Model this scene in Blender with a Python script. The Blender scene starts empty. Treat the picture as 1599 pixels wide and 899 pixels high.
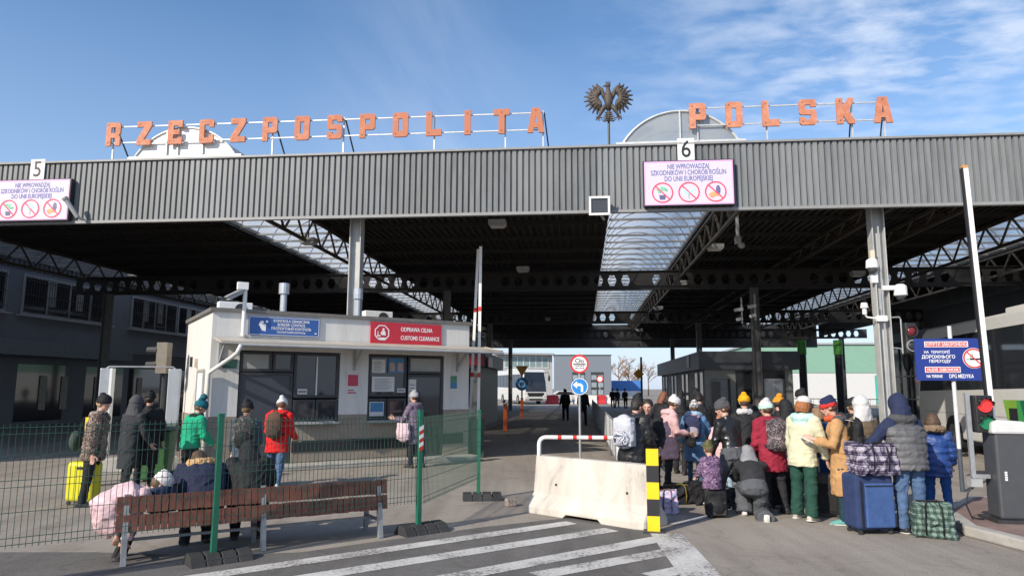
import bpy, bmesh, math, random
import numpy as np
from math import sin, cos, pi, radians, atan2, sqrt, hypot
from mathutils import Vector, Matrix, Euler
rnd = random.Random(7)
S = bpy.context.scene
COL = S.collection
# ---------------------------------------------------------------- camera
PITCH, ROLL, EYE, FOC = radians(7.985), radians(0.2), 1.8, 1111.0
cam = bpy.data.cameras.new('camera'); camo = bpy.data.objects.new('camera', cam); COL.objects.link(camo)
cam.sensor_width = 36.0; cam.lens = FOC / 1599 * 36.0; cam.clip_end = 5000; cam.clip_start = .05
_F = Vector((0, cos(PITCH), sin(PITCH))); _R0 = Vector((1, 0, 0)); _U0 = Vector((0, -sin(PITCH), cos(PITCH)))
_R = cos(ROLL) * _R0 + sin(ROLL) * _U0; _U = cos(ROLL) * _U0 - sin(ROLL) * _R0
camo.matrix_world = Matrix(((_R.x, _U.x, -_F.x, 0), (_R.y, _U.y, -_F.y, 0), (_R.z, _U.z, -_F.z, EYE), (0, 0, 0, 1)))
S.camera = camo
# ---------------------------------------------------------------- light
SUN_EL, SUN_AZ = radians(31), radians(43)          # shadows run 43 degrees to the right of straight ahead
S.view_settings.view_transform = 'Standard'; S.view_settings.look = 'None'
S.view_settings.exposure = 0.24; S.view_settings.gamma = 1.0; S.view_settings.use_curve_mapping = False
sl = bpy.data.lights.new('sun', 'SUN'); sl.energy = 4.6; sl.angle = radians(.5); sl.color = (1.0, .91, .78)
so = bpy.data.objects.new('sun', sl); COL.objects.link(so)
_d = Vector((sin(SUN_AZ) * cos(SUN_EL), cos(SUN_AZ) * cos(SUN_EL), -sin(SUN_EL)))
so.rotation_euler = _d.to_track_quat('-Z', 'Y').to_euler(); so.location = (-40, -40, 40)
W = bpy.data.worlds.new('World'); S.world = W; W.use_nodes = True
nt = W.node_tree; nt.nodes.clear()
def N(t, ty, **k):
    n = t.nodes.new(ty)
    for a, b in k.items(): setattr(n, a, b)
    return n
def ramp(t, pts, src=None):
    r = N(t, 'ShaderNodeValToRGB'); e = r.color_ramp.elements
    while len(e) < len(pts): e.new(.5)
    for i, (p, c) in enumerate(pts):
        e[i].position = p; e[i].color = c if len(c) == 4 else (*c, 1)
    if src is not None: t.links.new(src, r.inputs[0])
    return r
def math_(t, op, a, b=None, clamp=False):
    n = N(t, 'ShaderNodeMath', operation=op); n.use_clamp = clamp
    for i, x in enumerate((a, b)):
        if x is None: continue
        if isinstance(x, (int, float)): n.inputs[i].default_value = x
        else: t.links.new(x, n.inputs[i])
    return n.outputs[0]
sky = N(nt, 'ShaderNodeTexSky'); sky.sky_type = 'NISHITA'; sky.sun_disc = False
sky.sun_elevation = SUN_EL; sky.sun_rotation = radians(180) + SUN_AZ; sky.altitude = 200; sky.air_density = 1.0; sky.dust_density = .6; sky.ozone_density = 2.6
tc = N(nt, 'ShaderNodeTexCoord'); sx = N(nt, 'ShaderNodeSeparateXYZ'); nt.links.new(tc.outputs['Generated'], sx.inputs[0])
zz = math_(nt, 'MAXIMUM', sx.outputs[2], .03)
cx = N(nt, 'ShaderNodeCombineXYZ')
px_ = math_(nt, 'DIVIDE', sx.outputs[0], zz); py_ = math_(nt, 'DIVIDE', sx.outputs[1], zz)
nt.links.new(px_, cx.inputs[0]); nt.links.new(py_, cx.inputs[1])
def wnoise(scale, detail, rough, sc, rot=0, dist=0.):
    mp = N(nt, 'ShaderNodeMapping'); mp.inputs['Scale'].default_value = sc; mp.inputs['Rotation'].default_value = (0, 0, rot)
    nt.links.new(cx.outputs[0], mp.inputs[0])
    n = N(nt, 'ShaderNodeTexNoise'); n.inputs['Scale'].default_value = scale; n.inputs['Detail'].default_value = detail
    n.inputs['Roughness'].default_value = rough; n.inputs['Distortion'].default_value = dist
    nt.links.new(mp.outputs[0], n.inputs['Vector']); return n.outputs[0]
# broad altocumulus field to the right, thin cirrus streaks in the middle
az = math_(nt, 'DIVIDE', sx.outputs[0], math_(nt, 'MAXIMUM', sx.outputs[1], .05))
mask_r = N(nt, 'ShaderNodeMapRange'); nt.links.new(az, mask_r.inputs[0])
mask_r.inputs[1].default_value = .08; mask_r.inputs[2].default_value = .55
small = ramp(nt, [(.40, (0, 0, 0)), (.66, (1, 1, 1))], wnoise(4.6, 5, .55, (1, 1.5, 1), .3, .15)).outputs[0]
big = ramp(nt, [(.30, (0, 0, 0)), (.52, (1, 1, 1))], wnoise(.55, 3, .5, (1, 1, 1))).outputs[0]
c1 = math_(nt, 'MULTIPLY', math_(nt, 'MULTIPLY', small, big), mask_r.outputs[0])
streak = ramp(nt, [(.40, (0, 0, 0)), (.74, (1, 1, 1))], wnoise(.55, 5, .6, (2.2, .6, 1), -.75, .6)).outputs[0]
mask_m = math_(nt, 'SUBTRACT', 1.0, math_(nt, 'MULTIPLY', math_(nt, 'ABSOLUTE', math_(nt, 'ADD', az, .10)), 4.2), True)
c2 = math_(nt, 'MULTIPLY', math_(nt, 'MULTIPLY', streak, mask_m), .55)
hz = ramp(nt, [(0.0, (.80, .80, .80)), (.10, (.60, .60, .60)), (.26, (.24, .24, .24)), (.46, (.02, .02, .02)), (.6, (0, 0, 0))], sx.outputs[2]).outputs[0]
cl = math_(nt, 'MULTIPLY', math_(nt, 'MAXIMUM', c1, c2), .62)
mixc = N(nt, 'ShaderNodeMix', data_type='RGBA'); nt.links.new(cl, mixc.inputs[0]); hs = N(nt, 'ShaderNodeHueSaturation'); hs.inputs['Saturation'].default_value = 1.12; hs.inputs['Value'].default_value = 1.18; nt.links.new(sky.outputs[0], hs.inputs['Color']); mixh = N(nt, 'ShaderNodeMix', data_type='RGBA'); nt.links.new(hz, mixh.inputs[0]); nt.links.new(hs.outputs[0], mixh.inputs[6]); mixh.inputs[7].default_value = (3.7, 4.5, 6.1, 1); nt.links.new(mixh.outputs[2], mixc.inputs[6])
mixc.inputs[7].default_value = (5.6, 6.1, 7.0, 1)
bg = N(nt, 'ShaderNodeBackground'); bg.inputs[1].default_value = .135; nt.links.new(mixc.outputs[2], bg.inputs[0])
wo = N(nt, 'ShaderNodeOutputWorld'); nt.links.new(bg.outputs[0], wo.inputs[0])
S.cycles.max_bounces = 6; S.cycles.transparent_max_bounces = 12; S.cycles.use_denoising = True
S.cycles.sample_clamp_indirect = 6
# ---------------------------------------------------------------- picture measurements to places
def ray(px, py): return _F + _R * ((px - 799.5) / FOC) - _U * ((py - 449.5) / FOC)
EYEV = Vector((0, 0, EYE))
def G(px, py, H=0.0):
    d = ray(px, py); return EYEV + d * ((H - EYE) / d.z)
def AT(px, py, y):
    d = ray(px, py); return EYEV + d * (y / d.y)
# ---------------------------------------------------------------- materials
_mats = {}
def M(name, c=(.5, .5, .5), rough=.7, metal=0., var=.18, vs=6., bump=0., bs=60., c2=None, emit=0., coat=0., spec=.5):
    if name in _mats: return _mats[name]
    m = bpy.data.materials.new(name); m.use_nodes = True; t = m.node_tree
    b = t.nodes['Principled BSDF']; b.inputs['Roughness'].default_value = rough; b.inputs['Metallic'].default_value = metal
    b.inputs['Coat Weight'].default_value = coat; b.inputs['Specular IOR Level'].default_value = spec
    tcn = N(t, 'ShaderNodeTexCoord')
    if var > 0 or c2:
        n = N(t, 'ShaderNodeTexNoise'); n.inputs['Scale'].default_value = vs; n.inputs['Detail'].default_value = 6; n.inputs['Roughness'].default_value = .65
        t.links.new(tcn.outputs['Object'], n.inputs['Vector'])
        a = c2 or tuple(x * (1 - var) for x in c); z = c if c2 else tuple(min(1, x * (1 + var)) for x in c)
        r = ramp(t, [(.32, a), (.68, z)], n.outputs[0]); t.links.new(r.outputs[0], b.inputs['Base Color'])
        if emit: t.links.new(r.outputs[0], b.inputs['Emission Color'])
    else:
        b.inputs['Base Color'].default_value = (*c, 1)
        if emit: b.inputs['Emission Color'].default_value = (*c, 1)
    b.inputs['Emission Strength'].default_value = emit
    if bump:
        n2 = N(t, 'ShaderNodeTexNoise'); n2.inputs['Scale'].default_value = bs; n2.inputs['Detail'].default_value = 4
        t.links.new(tcn.outputs['Object'], n2.inputs['Vector'])
        bp = N(t, 'ShaderNodeBump'); bp.inputs['Strength'].default_value = bump; bp.inputs['Distance'].default_value = .01
        t.links.new(n2.outputs[0], bp.inputs['Height']); t.links.new(bp.outputs[0], b.inputs['Normal'])
    _mats[name] = m; return m
def cloth(name, c, rough=.85, var=.15): return M('cloth_' + name, c, rough, var=var, vs=9, bump=.35, bs=90, spec=.25)
def pattern(name, cols, scale, kind='noise', rough=.85):
    if name in _mats: return _mats[name]
    m = bpy.data.materials.new(name); m.use_nodes = True; t = m.node_tree; b = t.nodes['Principled BSDF']; b.inputs['Roughness'].default_value = rough
    b.inputs['Specular IOR Level'].default_value = .25
    tcn = N(t, 'ShaderNodeTexCoord')
    if kind == 'plaid':
        s3 = N(t, 'ShaderNodeSeparateXYZ'); t.links.new(tcn.outputs['Object'], s3.inputs[0])
        def band(o, f, th): return math_(t, 'GREATER_THAN', math_(t, 'FRACT', math_(t, 'MULTIPLY', o, f)), th)
        ux = math_(t, 'ADD', s3.outputs[0], math_(t, 'MULTIPLY', s3.outputs[1], .8))
        a = math_(t, 'ADD', math_(t, 'ADD', band(ux, scale, .5), band(s3.outputs[2], scale, .5)), math_(t, 'MULTIPLY', math_(t, 'ADD', band(ux, scale * 4, .7), band(s3.outputs[2], scale * 4, .7)), .6))
        src = math_(t, 'DIVIDE', a, 3.2)
    elif kind == 'voronoi':
        v = N(t, 'ShaderNodeTexVoronoi'); v.inputs['Scale'].default_value = scale; t.links.new(tcn.outputs['Object'], v.inputs['Vector']); 
        s3 = N(t, 'ShaderNodeSeparateColor'); t.links.new(v.outputs['Color'], s3.inputs[0]); src = s3.outputs[0]
    else:
        n = N(t, 'ShaderNodeTexNoise'); n.inputs['Scale'].default_value = scale; n.inputs['Detail'].default_value = 3; n.inputs['Distortion'].default_value = 1.2
        t.links.new(tcn.outputs['Object'], n.inputs['Vector']); 
        src = math_(t, 'MULTIPLY', math_(t, 'SUBTRACT', n.outputs[0], .3), 2.5, True)
    k = len(cols); r = ramp(t, [((i + .5) / k if kind == 'plaid' else i / k, c) for i, c in enumerate(cols)], src)
    if kind != 'plaid': r.color_ramp.interpolation = 'CONSTANT'
    t.links.new(r.outputs[0], b.inputs['Base Color']); _mats[name] = m; return m
def glass_dark(name, c=(.02, .022, .026), rough=.06, tr=0.):
    if name in _mats: return _mats[name]
    m = M(name, c, rough, var=0, spec=.7); return m
def sheet_glass(name, tint, tr, dif, rough=.15):
    """translucent roof sheet: part straight through, part scattered, a little gloss"""
    if name in _mats: return _mats[name]
    m = bpy.data.materials.new(name); m.use_nodes = True; t = m.node_tree; t.nodes.clear()
    tb = N(t, 'ShaderNodeBsdfTransparent'); tb.inputs[0].default_value = (*tint, 1)
    tl = N(t, 'ShaderNodeBsdfTranslucent'); tl.inputs[0].default_value = (*dif, 1)
    df = N(t, 'ShaderNodeBsdfDiffuse'); df.inputs[0].default_value = (*dif, 1)
    gl = N(t, 'ShaderNodeBsdfGlossy'); gl.inputs['Roughness'].default_value = rough
    n = N(t, 'ShaderNodeTexNoise'); n.inputs['Scale'].default_value = .9; n.inputs['Detail'].default_value = 5
    tcn = N(t, 'ShaderNodeTexCoord'); t.links.new(tcn.outputs['Object'], n.inputs['Vector'])
    m1 = N(t, 'ShaderNodeMixShader'); m1.inputs[0].default_value = .5; t.links.new(tl.outputs[0], m1.inputs[1]); t.links.new(df.outputs[0], m1.inputs[2])
    r = ramp(t, [(.35, (max(0, tr - .2),) * 3), (.65, (min(1, tr + .15),) * 3)], n.outputs[0])
    m2 = N(t, 'ShaderNodeMixShader'); t.links.new(r.outputs[0], m2.inputs[0]); t.links.new(m1.outputs[0], m2.inputs[1]); t.links.new(tb.outputs[0], m2.inputs[2])
    m3 = N(t, 'ShaderNodeMixShader'); m3.inputs[0].default_value = .08; t.links.new(m2.outputs[0], m3.inputs[1]); t.links.new(gl.outputs[0], m3.inputs[2])
    o = N(t, 'ShaderNodeOutputMaterial'); t.links.new(m3.outputs[0], o.inputs[0]); _mats[name] = m; return m
# ---------------------------------------------------------------- mesh building
class MB:
    def __init__(s): s.v = []; s.f = []; s.k = []; s.m = 0
    def add(s, vs, fs, m=None):
        o = len(s.v); s.v += [tuple(x) for x in vs]; mi = s.m if m is None else m
        for f in fs: s.f.append(tuple(i + o for i in f)); s.k.append(mi)
        return s
    def box(s, c, d, m=None, rz=0., rx=0.):
        a, b, e = d[0] / 2, d[1] / 2, d[2] / 2
        vs = [Vector((i, j, k)) for i in (-a, a) for j in (-b, b) for k in (-e, e)]
        if rx: vs = [Matrix.Rotation(rx, 3, 'X') @ v for v in vs]
        if rz: vs = [Matrix.Rotation(rz, 3, 'Z') @ v for v in vs]
        vs = [v + Vector(c) for v in vs]
        return s.add(vs, [(0, 1, 3, 2), (4, 6, 7, 5), (0, 4, 5, 1), (2, 3, 7, 6), (0, 2, 6, 4), (1, 5, 7, 3)], m)
    def bar(s, p, q, w, h=None, m=None, up=(0, 0, 1)):
        p = Vector(p); q = Vector(q); h = h or w; d = (q - p).normalized(); u = Vector(up)
        if abs(d.dot(u)) > .98: u = Vector((0, 1, 0))
        a = d.cross(u).normalized() * w / 2; b = a.cross(d).normalized() * h / 2
        vs = [p - a - b, p + a - b, p + a + b, p - a + b, q - a - b, q + a - b, q + a + b, q - a + b]
        return s.add(vs, [(3, 2, 1, 0), (4, 5, 6, 7), (0, 1, 5, 4), (1, 2, 6, 5), (2, 3, 7, 6), (3, 0, 4, 7)], m)
    def tube(s, pts, r, n=8, m=None, caps=True, lat=None):
        """lat given: rings are ellipses (rx along lat, ry across it)"""
        P = [Vector(p) for p in pts]; R = r if isinstance(r, (list, tuple)) else [r] * len(P)
        prev = None; o = len(s.v); mi = s.m if m is None else m
        for i, p in enumerate(P):
            d = (P[min(i + 1, len(P) - 1)] - P[max(i - 1, 0)]).normalized()
            if lat is not None: a = Vector(lat); a = (a - d * a.dot(d)).normalized()
            elif prev is None: a = d.orthogonal().normalized()
            else:
                a = prev - d * prev.dot(d); a = a.normalized() if a.length > 1e-6 else d.orthogonal().normalized()
            prev = a; b = d.cross(a); rx, ry = R[i] if isinstance(R[i], (tuple, list)) else (R[i], R[i])
            for k in range(n):
                t = 2 * pi * k / n; s.v.append(tuple(p + a * (rx * cos(t)) + b * (ry * sin(t))))
        for i in range(len(P) - 1):
            for k in range(n):
                s.f.append((o + i * n + k, o + i * n + (k + 1) % n, o + (i + 1) * n + (k + 1) % n, o + (i + 1) * n + k)); s.k.append(mi)
        if caps:
            s.f.append(tuple(o + k for k in range(n))[::-1]); s.k.append(mi)
            e = o + (len(P) - 1) * n; s.f.append(tuple(e + k for k in range(n))); s.k.append(mi)
        return s
    def cyl(s, p, q, r1, r2=None, n=12, m=None): return s.tube([p, q], [r1, r1 if r2 is None else r2], n, m)
    def ell(s, c, r, R=None, n=14, k=9, m=None):
        vs = []; c = Vector(c)
        for j in range(1, k):
            ph = pi * j / k
            for i in range(n):
                t = 2 * pi * i / n; vs.append(Vector((r[0] * sin(ph) * cos(t), r[1] * sin(ph) * sin(t), r[2] * cos(ph))))
        vs += [Vector((0, 0, r[2])), Vector((0, 0, -r[2]))]
        if R is not None: vs = [R @ v for v in vs]
        fs = []
        for j in range(k - 2):
            for i in range(n): fs.append((j * n + i, (j + 1) * n + i, (j + 1) * n + (i + 1) % n, j * n + (i + 1) % n))
        a, b = len(vs) - 2, len(vs) - 1
        for i in range(n): fs.append((a, i, (i + 1) % n)); fs.append((b, (k - 2) * n + (i + 1) % n, (k - 2) * n + i))
        return s.add([v + c for v in vs], fs, m)
    def prism(s, poly, y0, y1, m=None, axis='y'):
        """outline in x,z pushed along y (or x,y pushed along z with axis 'z', or y,z along x)"""
        n = len(poly); area = sum(poly[i][0] * poly[(i + 1) % n][1] - poly[(i + 1) % n][0] * poly[i][1] for i in range(n))
        if area < 0: poly = poly[::-1]
        f = {'y': lambda a, b, h: (a, h, b), 'z': lambda a, b, h: (a, b, h), 'x': lambda a, b, h: (h, a, b)}[axis]
        vs = [f(a, b, y0) for a, b in poly] + [f(a, b, y1) for a, b in poly]
        fs = [tuple(range(n)), tuple(range(n, 2 * n))[::-1]] + [(i, i + n, (i + 1) % n + n, (i + 1) % n) for i in range(n)]
        if axis != 'y': fs = [x[::-1] for x in fs]
        return s.add(vs, fs, m)
    def quad(s, a, b, c, d, m=None): return s.add([a, b, c, d], [(0, 1, 2, 3)], m)
    def lathe(s, prof, c=(0, 0, 0), n=16, m=None):
        vs = []; fs = []
        for r, z in prof:
            for i in range(n): t = 2 * pi * i / n; vs.append((c[0] + r * cos(t), c[1] + r * sin(t), c[2] + z))
        for j in range(len(prof) - 1):
            for i in range(n): fs.append((j * n + i, j * n + (i + 1) % n, (j + 1) * n + (i + 1) % n, (j + 1) * n + i))
        fs.append(tuple(range(n))[::-1]); fs.append(tuple((len(prof) - 1) * n + i for i in range(n)))
        return s.add(vs, fs, m)
    def shape(s, loops, y0, y1, m=None):
        """outlines with holes in x,z, thick from y0 to y1"""
        cu = bpy.data.curves.new('tmp', 'CURVE'); cu.dimensions = '2D'; cu.fill_mode = 'BOTH'; cu.extrude = abs(y1 - y0) / 2
        for lp in loops:
            sp = cu.splines.new('POLY'); sp.points.add(len(lp) - 1); sp.use_cyclic_u = True
            for p, (a, b) in zip(sp.points, lp): p.co = (a, b, 0, 1)
        o = bpy.data.objects.new('tmp', cu); me = bpy.data.meshes.new_from_object(o)
        ym = (y0 + y1) / 2
        s.add([(v.co.x, ym - v.co.z, v.co.y) for v in me.vertices], [tuple(p.vertices) for p in me.polygons], m)
        bpy.data.objects.remove(o); bpy.data.curves.remove(cu); bpy.data.meshes.remove(me); return s
    def text(s, txt, x, z, size, y=0., th=.004, bold=.0, m=None, align='CENTER', wide=1.):
        cu = bpy.data.curves.new('tmp', 'FONT'); cu.body = txt; cu.size = size; cu.align_x = align; cu.align_y = 'CENTER'; cu.extrude = th / 2; cu.offset = bold * size
        cu.resolution_u = 3
        o = bpy.data.objects.new('tmp', cu); me = bpy.data.meshes.new_from_object(o)
        s.add([(x + v.co.x * wide, y - v.co.z, z + v.co.y) for v in me.vertices], [tuple(p.vertices) for p in me.polygons], m)
        bpy.data.objects.remove(o); bpy.data.curves.remove(cu); bpy.data.meshes.remove(me); return s
    def build(s, name, mats, parent=None, smooth=False, bevel=0., loc=None, rz=0., seg=2):
        me = bpy.data.meshes.new(name); me.from_pydata(s.v, [], s.f); mats = mats if isinstance(mats, (list, tuple)) else [mats]
        for x in mats: me.materials.append(x)
        me.polygons.foreach_set('material_index', s.k)
        if smooth: me.polygons.foreach_set('use_smooth', [True] * len(me.polygons))
        me.update()
        o = bpy.data.objects.new(name, me); COL.objects.link(o)
        if parent: o.parent = parent
        if loc is not None: o.location = loc
        if rz: o.rotation_euler = (0, 0, rz)
        if bevel:
            b = o.modifiers.new('bevel', 'BEVEL'); b.width = bevel; b.segments = seg; b.limit_method = 'ANGLE'; b.angle_limit = radians(40)
        return o
def tag(o, label=None, cat=None, group=None, kind=None):
    if label: o['label'] = label
    if cat: o['category'] = cat
    if group: o['group'] = group
    if kind: o['kind'] = kind
    return o
def thing(name, label, cat, loc=(0, 0, 0), rz=0., group=None):
    o = bpy.data.objects.new(name, None); COL.objects.link(o); o.empty_display_size = .1
    o.location = loc; o.rotation_euler = (0, 0, rz); return tag(o, label, cat, group)
def copy_tree(o, parent=None):
    c = o.copy(); COL.objects.link(c)
    if parent: c.parent = parent
    for ch in list(o.children): copy_tree(ch, c)
    return c
def circ(cx_, cz_, r, n=28, a0=0.): return [(cx_ + r * cos(a0 + 2 * pi * i / n), cz_ + r * sin(a0 + 2 * pi * i / n)) for i in range(n)]
def rect(x0, z0, x1, z1): return [(x0, z0), (x1, z0), (x1, z1), (x0, z1)]
# ---------------------------------------------------------------- shared materials
steel = M('galvanised_steel', (.45, .46, .47), .45, .6, var=.15, vs=14)
white = M('white_paint', (.76, .76, .74), .55, var=.08, vs=5)
greym = M('grey_paint', (.33, .34, .34), .5, var=.12, vs=5)
dark = M('dark_metal', (.035, .035, .037), .5, var=.2)
black = M('black_plastic', (.018, .018, .02), .45, var=.2)
rubber = M('black_rubber', (.03, .03, .03), .8, var=.3, bump=.4)
red = M('red_paint', (.55, .03, .025), .45, var=.15)
orange = M('orange_paint', (.62, .11, .02), .5, var=.15)
yellow = M('yellow_paint', (.78, .55, .01), .45, var=.06)
# ================================================================ the setting
def road_mat(name, ca, cb, spot, scale=1.):
    m = bpy.data.materials.new(name); m.use_nodes = True; t = m.node_tree; b = t.nodes['Principled BSDF']; b.inputs['Roughness'].default_value = .9
    b.inputs['Specular IOR Level'].default_value = .25
    tcn = N(t, 'ShaderNodeTexCoord'); 
    def nz(sc, det, ro=.6, v=None, d=0.):
        n = N(t, 'ShaderNodeTexNoise'); n.inputs['Scale'].default_value = sc; n.inputs['Detail'].default_value = det; n.inputs['Roughness'].default_value = ro; n.inputs['Distortion'].default_value = d
        t.links.new(v or tcn.outputs['Object'], n.inputs['Vector']); return n.outputs[0]
    big = ramp(t, [(.3, ca), (.7, cb)], nz(.35 * scale, 8, .68, d=.6)).outputs[0]
    st = N(t, 'ShaderNodeMix', data_type='RGBA', blend_type='MULTIPLY'); st.inputs[0].default_value = 1
    t.links.new(big, st.inputs[6])
    r2 = ramp(t, [(.30, spot), (.46, (1, 1, 1)), (.75, (1.0, 1.0, 1.0)), (.9, (1.12, 1.12, 1.1))], nz(1.7 * scale, 7, .7, d=1.5)).outputs[0]; t.links.new(r2, st.inputs[7])
    gr = N(t, 'ShaderNodeMix', data_type='RGBA', blend_type='MULTIPLY'); gr.inputs[0].default_value = 1; t.links.new(st.outputs[2], gr.inputs[6])
    t.links.new(ramp(t, [(.3, (.66, .66, .67)), (.7, (1.25, 1.25, 1.24))], nz(55, 3, .7)).outputs[0], gr.inputs[7])
    mpp = N(t, 'ShaderNodeMapping'); mpp.inputs['Scale'].default_value = (1.6, .10, 1); mpp.inputs['Rotation'].default_value = (0, 0, .12); t.links.new(tcn.outputs['Object'], mpp.inputs[0])
    tk = N(t, 'ShaderNodeMix', data_type='RGBA', blend_type='MULTIPLY'); tk.inputs[0].default_value = .8; t.links.new(gr.outputs[2], tk.inputs[6])
    t.links.new(ramp(t, [(.34, (.78, .77, .77)), (.55, (1.04, 1.04, 1.03))], nz(1.3, 5, .6, mpp.outputs[0], .3)).outputs[0], tk.inputs[7])
    ol = N(t, 'ShaderNodeMix', data_type='RGBA', blend_type='MULTIPLY'); ol.inputs[0].default_value = 1; t.links.new(tk.outputs[2], ol.inputs[6])
    t.links.new(ramp(t, [(.22, (.45, .44, .43)), (.31, (1, 1, 1))], nz(.9, 6, .62, d=.8)).outputs[0], ol.inputs[7]); gr = ol
    # hairline cracks
    v = N(t, 'ShaderNodeTexVoronoi', feature='DISTANCE_TO_EDGE'); v.inputs['Scale'].default_value = .33 * scale
    mp = N(t, 'ShaderNodeVectorMath', operation='ADD'); t.links.new(tcn.outputs['Object'], mp.inputs[0])
    nn = N(t, 'ShaderNodeTexNoise'); nn.inputs['Scale'].default_value = 1.4; nn.inputs['Detail'].default_value = 5; t.links.new(tcn.outputs['Object'], nn.inputs['Vector']); t.links.new(nn.outputs['Color'], mp.inputs[1])
    t.links.new(mp.outputs[0], v.inputs['Vector'])
    ck = N(t, 'ShaderNodeMix', data_type='RGBA', blend_type='MULTIPLY'); ck.inputs[0].default_value = .28; t.links.new(gr.outputs[2], ck.inputs[6])
    t.links.new(ramp(t, [(.003, (.5, .5, .5)), (.009, (1, 1, 1))], v.outputs[0]).outputs[0], ck.inputs[7])
    t.links.new(ck.outputs[2], b.inputs['Base Color'])
    bp = N(t, 'ShaderNodeBump'); bp.inputs['Strength'].default_value = .5; bp.inputs['Distance'].default_value = .006
    t.links.new(nz(110, 4, .7), bp.inputs['Height']); t.links.new(bp.outputs[0], b.inputs['Normal'])
    return m
g = MB(); g.quad((-700, -60, 0), (700, -60, 0), (700, 1500, 0), (-700, 1500, 0))
tag(g.build('ground', road_mat('worn_concrete_road', (.245, .215, .183), (.335, .30, .26), (.76, .74, .72))), kind='structure')
# darker asphalt under the painted hatching, edge wandering a little
pts = [G(-60, 905), G(-40, 862), G(150, 862), G(330, 868), G(470, 862), G(640, 838), G(760, 822), G(890, 808), G(965, 818), G(1030, 832), G(1090, 899), G(1110, 930)]
pl = MB(); pl.prism([(p.x, p.y) for p in pts] + [(1.8, 5), (-8, 5)], .000, .004, axis='z')
tag(pl.build('asphalt_road', road_mat('dark_asphalt', (.108, .102, .096), (.168, .159, .15), (.7, .7, .72), 1.6)), kind='structure')
# painted hatching
pm = M('worn_road_paint', (.70, .68, .63), .8, var=0); t = pm.node_tree; b = t.nodes['Principled BSDF']
n1 = N(t, 'ShaderNodeTexNoise'); n1.inputs['Scale'].default_value = 26; n1.inputs['Detail'].default_value = 6; n1.inputs['Roughness'].default_value = .75
n0 = N(t, 'ShaderNodeTexNoise'); n0.inputs['Scale'].default_value = 1.6; n0.inputs['Detail'].default_value = 5
tcn = N(t, 'ShaderNodeTexCoord'); t.links.new(tcn.outputs['Object'], n1.inputs['Vector']); t.links.new(tcn.outputs['Object'], n0.inputs['Vector'])
mx = math_(t, 'ADD', n1.outputs[0], math_(t, 'MULTIPLY', math_(t, 'SUBTRACT', n0.outputs[0], .5), .7))
t.links.new(ramp(t, [(.38, (.17, .16, .15)), (.46, (.44, .425, .40)), (.72, (.60, .585, .56))], mx).outputs[0], b.inputs['Base Color'])
mk = MB()
def stripe(a, c, w, off=.008):
    a = G(*a); c = G(*c); d = (c - a).normalized(); s = Vector((-d.y, d.x, 0)) * w / 2; z = Vector((0, 0, off))
    nseg = max(2, int((c - a).length / .25))
    for i in range(nseg):
        p, q = a.lerp(c, i / nseg), a.lerp(c, (i + 1) / nseg)
        mk.quad(p - s + z, q - s + z, q + s + z, p + s + z)
stripe((60, 938), (893, 816), .24); stripe((380, 918), (955, 827), .26); stripe((640, 914), (1032, 841), .27); stripe((838, 899), (1054, 860), .26); stripe((1015, 900), (1075, 888), .25)
stripe((1040, 833), (1104, 912), .40, .0105); stripe((1050, 819), (1110, 805), .10)
tag(mk.build('road_markings', pm), kind='structure')
# kerbed traffic island on the right
kerb = M('kerb_concrete', (.36, .34, .31), .9, var=.2, vs=3, bump=.3, bs=40)
pav = M('reddish_paving', (.20, .135, .115), .9, var=.25, vs=2.5, bump=.3)
isl = [(5.62, 9.15), (5.95, 7.1), (7.6, 5.6), (11, 5.6), (11, 11.6), (8.6, 11.6), (7.2, 11.6), (6.1, 10.4)]
k = MB(); k.prism(isl, 0, .13, axis='z'); ok_ = tag(k.build('kerb_island', kerb, bevel=.025), kind='structure')
cxi = sum(p[0] for p in isl) / 8; cyi = sum(p[1] for p in isl) / 8
k = MB(); k.prism([(cxi + (p[0] - cxi) * .93, cyi + (p[1] - cyi) * .95) for p in isl], .13, .136, axis='z'); tag(k.build('island_paving', pav), kind='structure')
# ================================================================ canopy
YAW = radians(-5.66); CO = Vector((0, 17.04, 0))
CM = Matrix.Translation(CO) @ Matrix.Rotation(YAW, 4, 'Z')
def CP(u, v, z=0.): return CM @ Vector((u, v, z))
can = thing('border_canopy', 'huge flat border crossing canopy with a grey corrugated fascia on steel columns', 'canopy', CO, YAW)
fas = M('fascia_sheet', (.17, .175, .172), .5, .0, var=0, spec=.4)
t = fas.node_tree; b = t.nodes['Principled BSDF']; tcn = N(t, 'ShaderNodeTexCoord'); s3 = N(t, 'ShaderNodeSeparateXYZ'); t.links.new(tcn.outputs['Object'], s3.inputs[0])
wn = N(t, 'ShaderNodeTexWhiteNoise', noise_dimensions='1D'); t.links.new(math_(t, 'FLOOR', math_(t, 'MULTIPLY', s3.outputs[0], 1 / 1.05)), wn.inputs['W'])
mp = N(t, 'ShaderNodeMapping'); mp.inputs['Scale'].default_value = (3.2, 1, .35); t.links.new(tcn.outputs['Object'], mp.inputs[0])
n1 = N(t, 'ShaderNodeTexNoise'); n1.inputs['Scale'].default_value = 2.2; n1.inputs['Detail'].default_value = 6; n1.inputs['Roughness'].default_value = .65; t.links.new(mp.outputs[0], n1.inputs['Vector'])
f = math_(t, 'ADD', math_(t, 'MULTIPLY', wn.outputs[0], .30), math_(t, 'MULTIPLY', n1.outputs[0], .75))
t.links.new(ramp(t, [(.25, (.112, .117, .118)), (.5, (.178, .187, .19)), (.8, (.245, .256, .26))], f).outputs[0], b.inputs['Base Color'])
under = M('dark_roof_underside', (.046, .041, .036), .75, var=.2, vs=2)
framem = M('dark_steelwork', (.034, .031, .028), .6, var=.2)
colm = M('pale_column_paint', (.42, .42, .41), .5, var=.15, vs=3)
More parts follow.
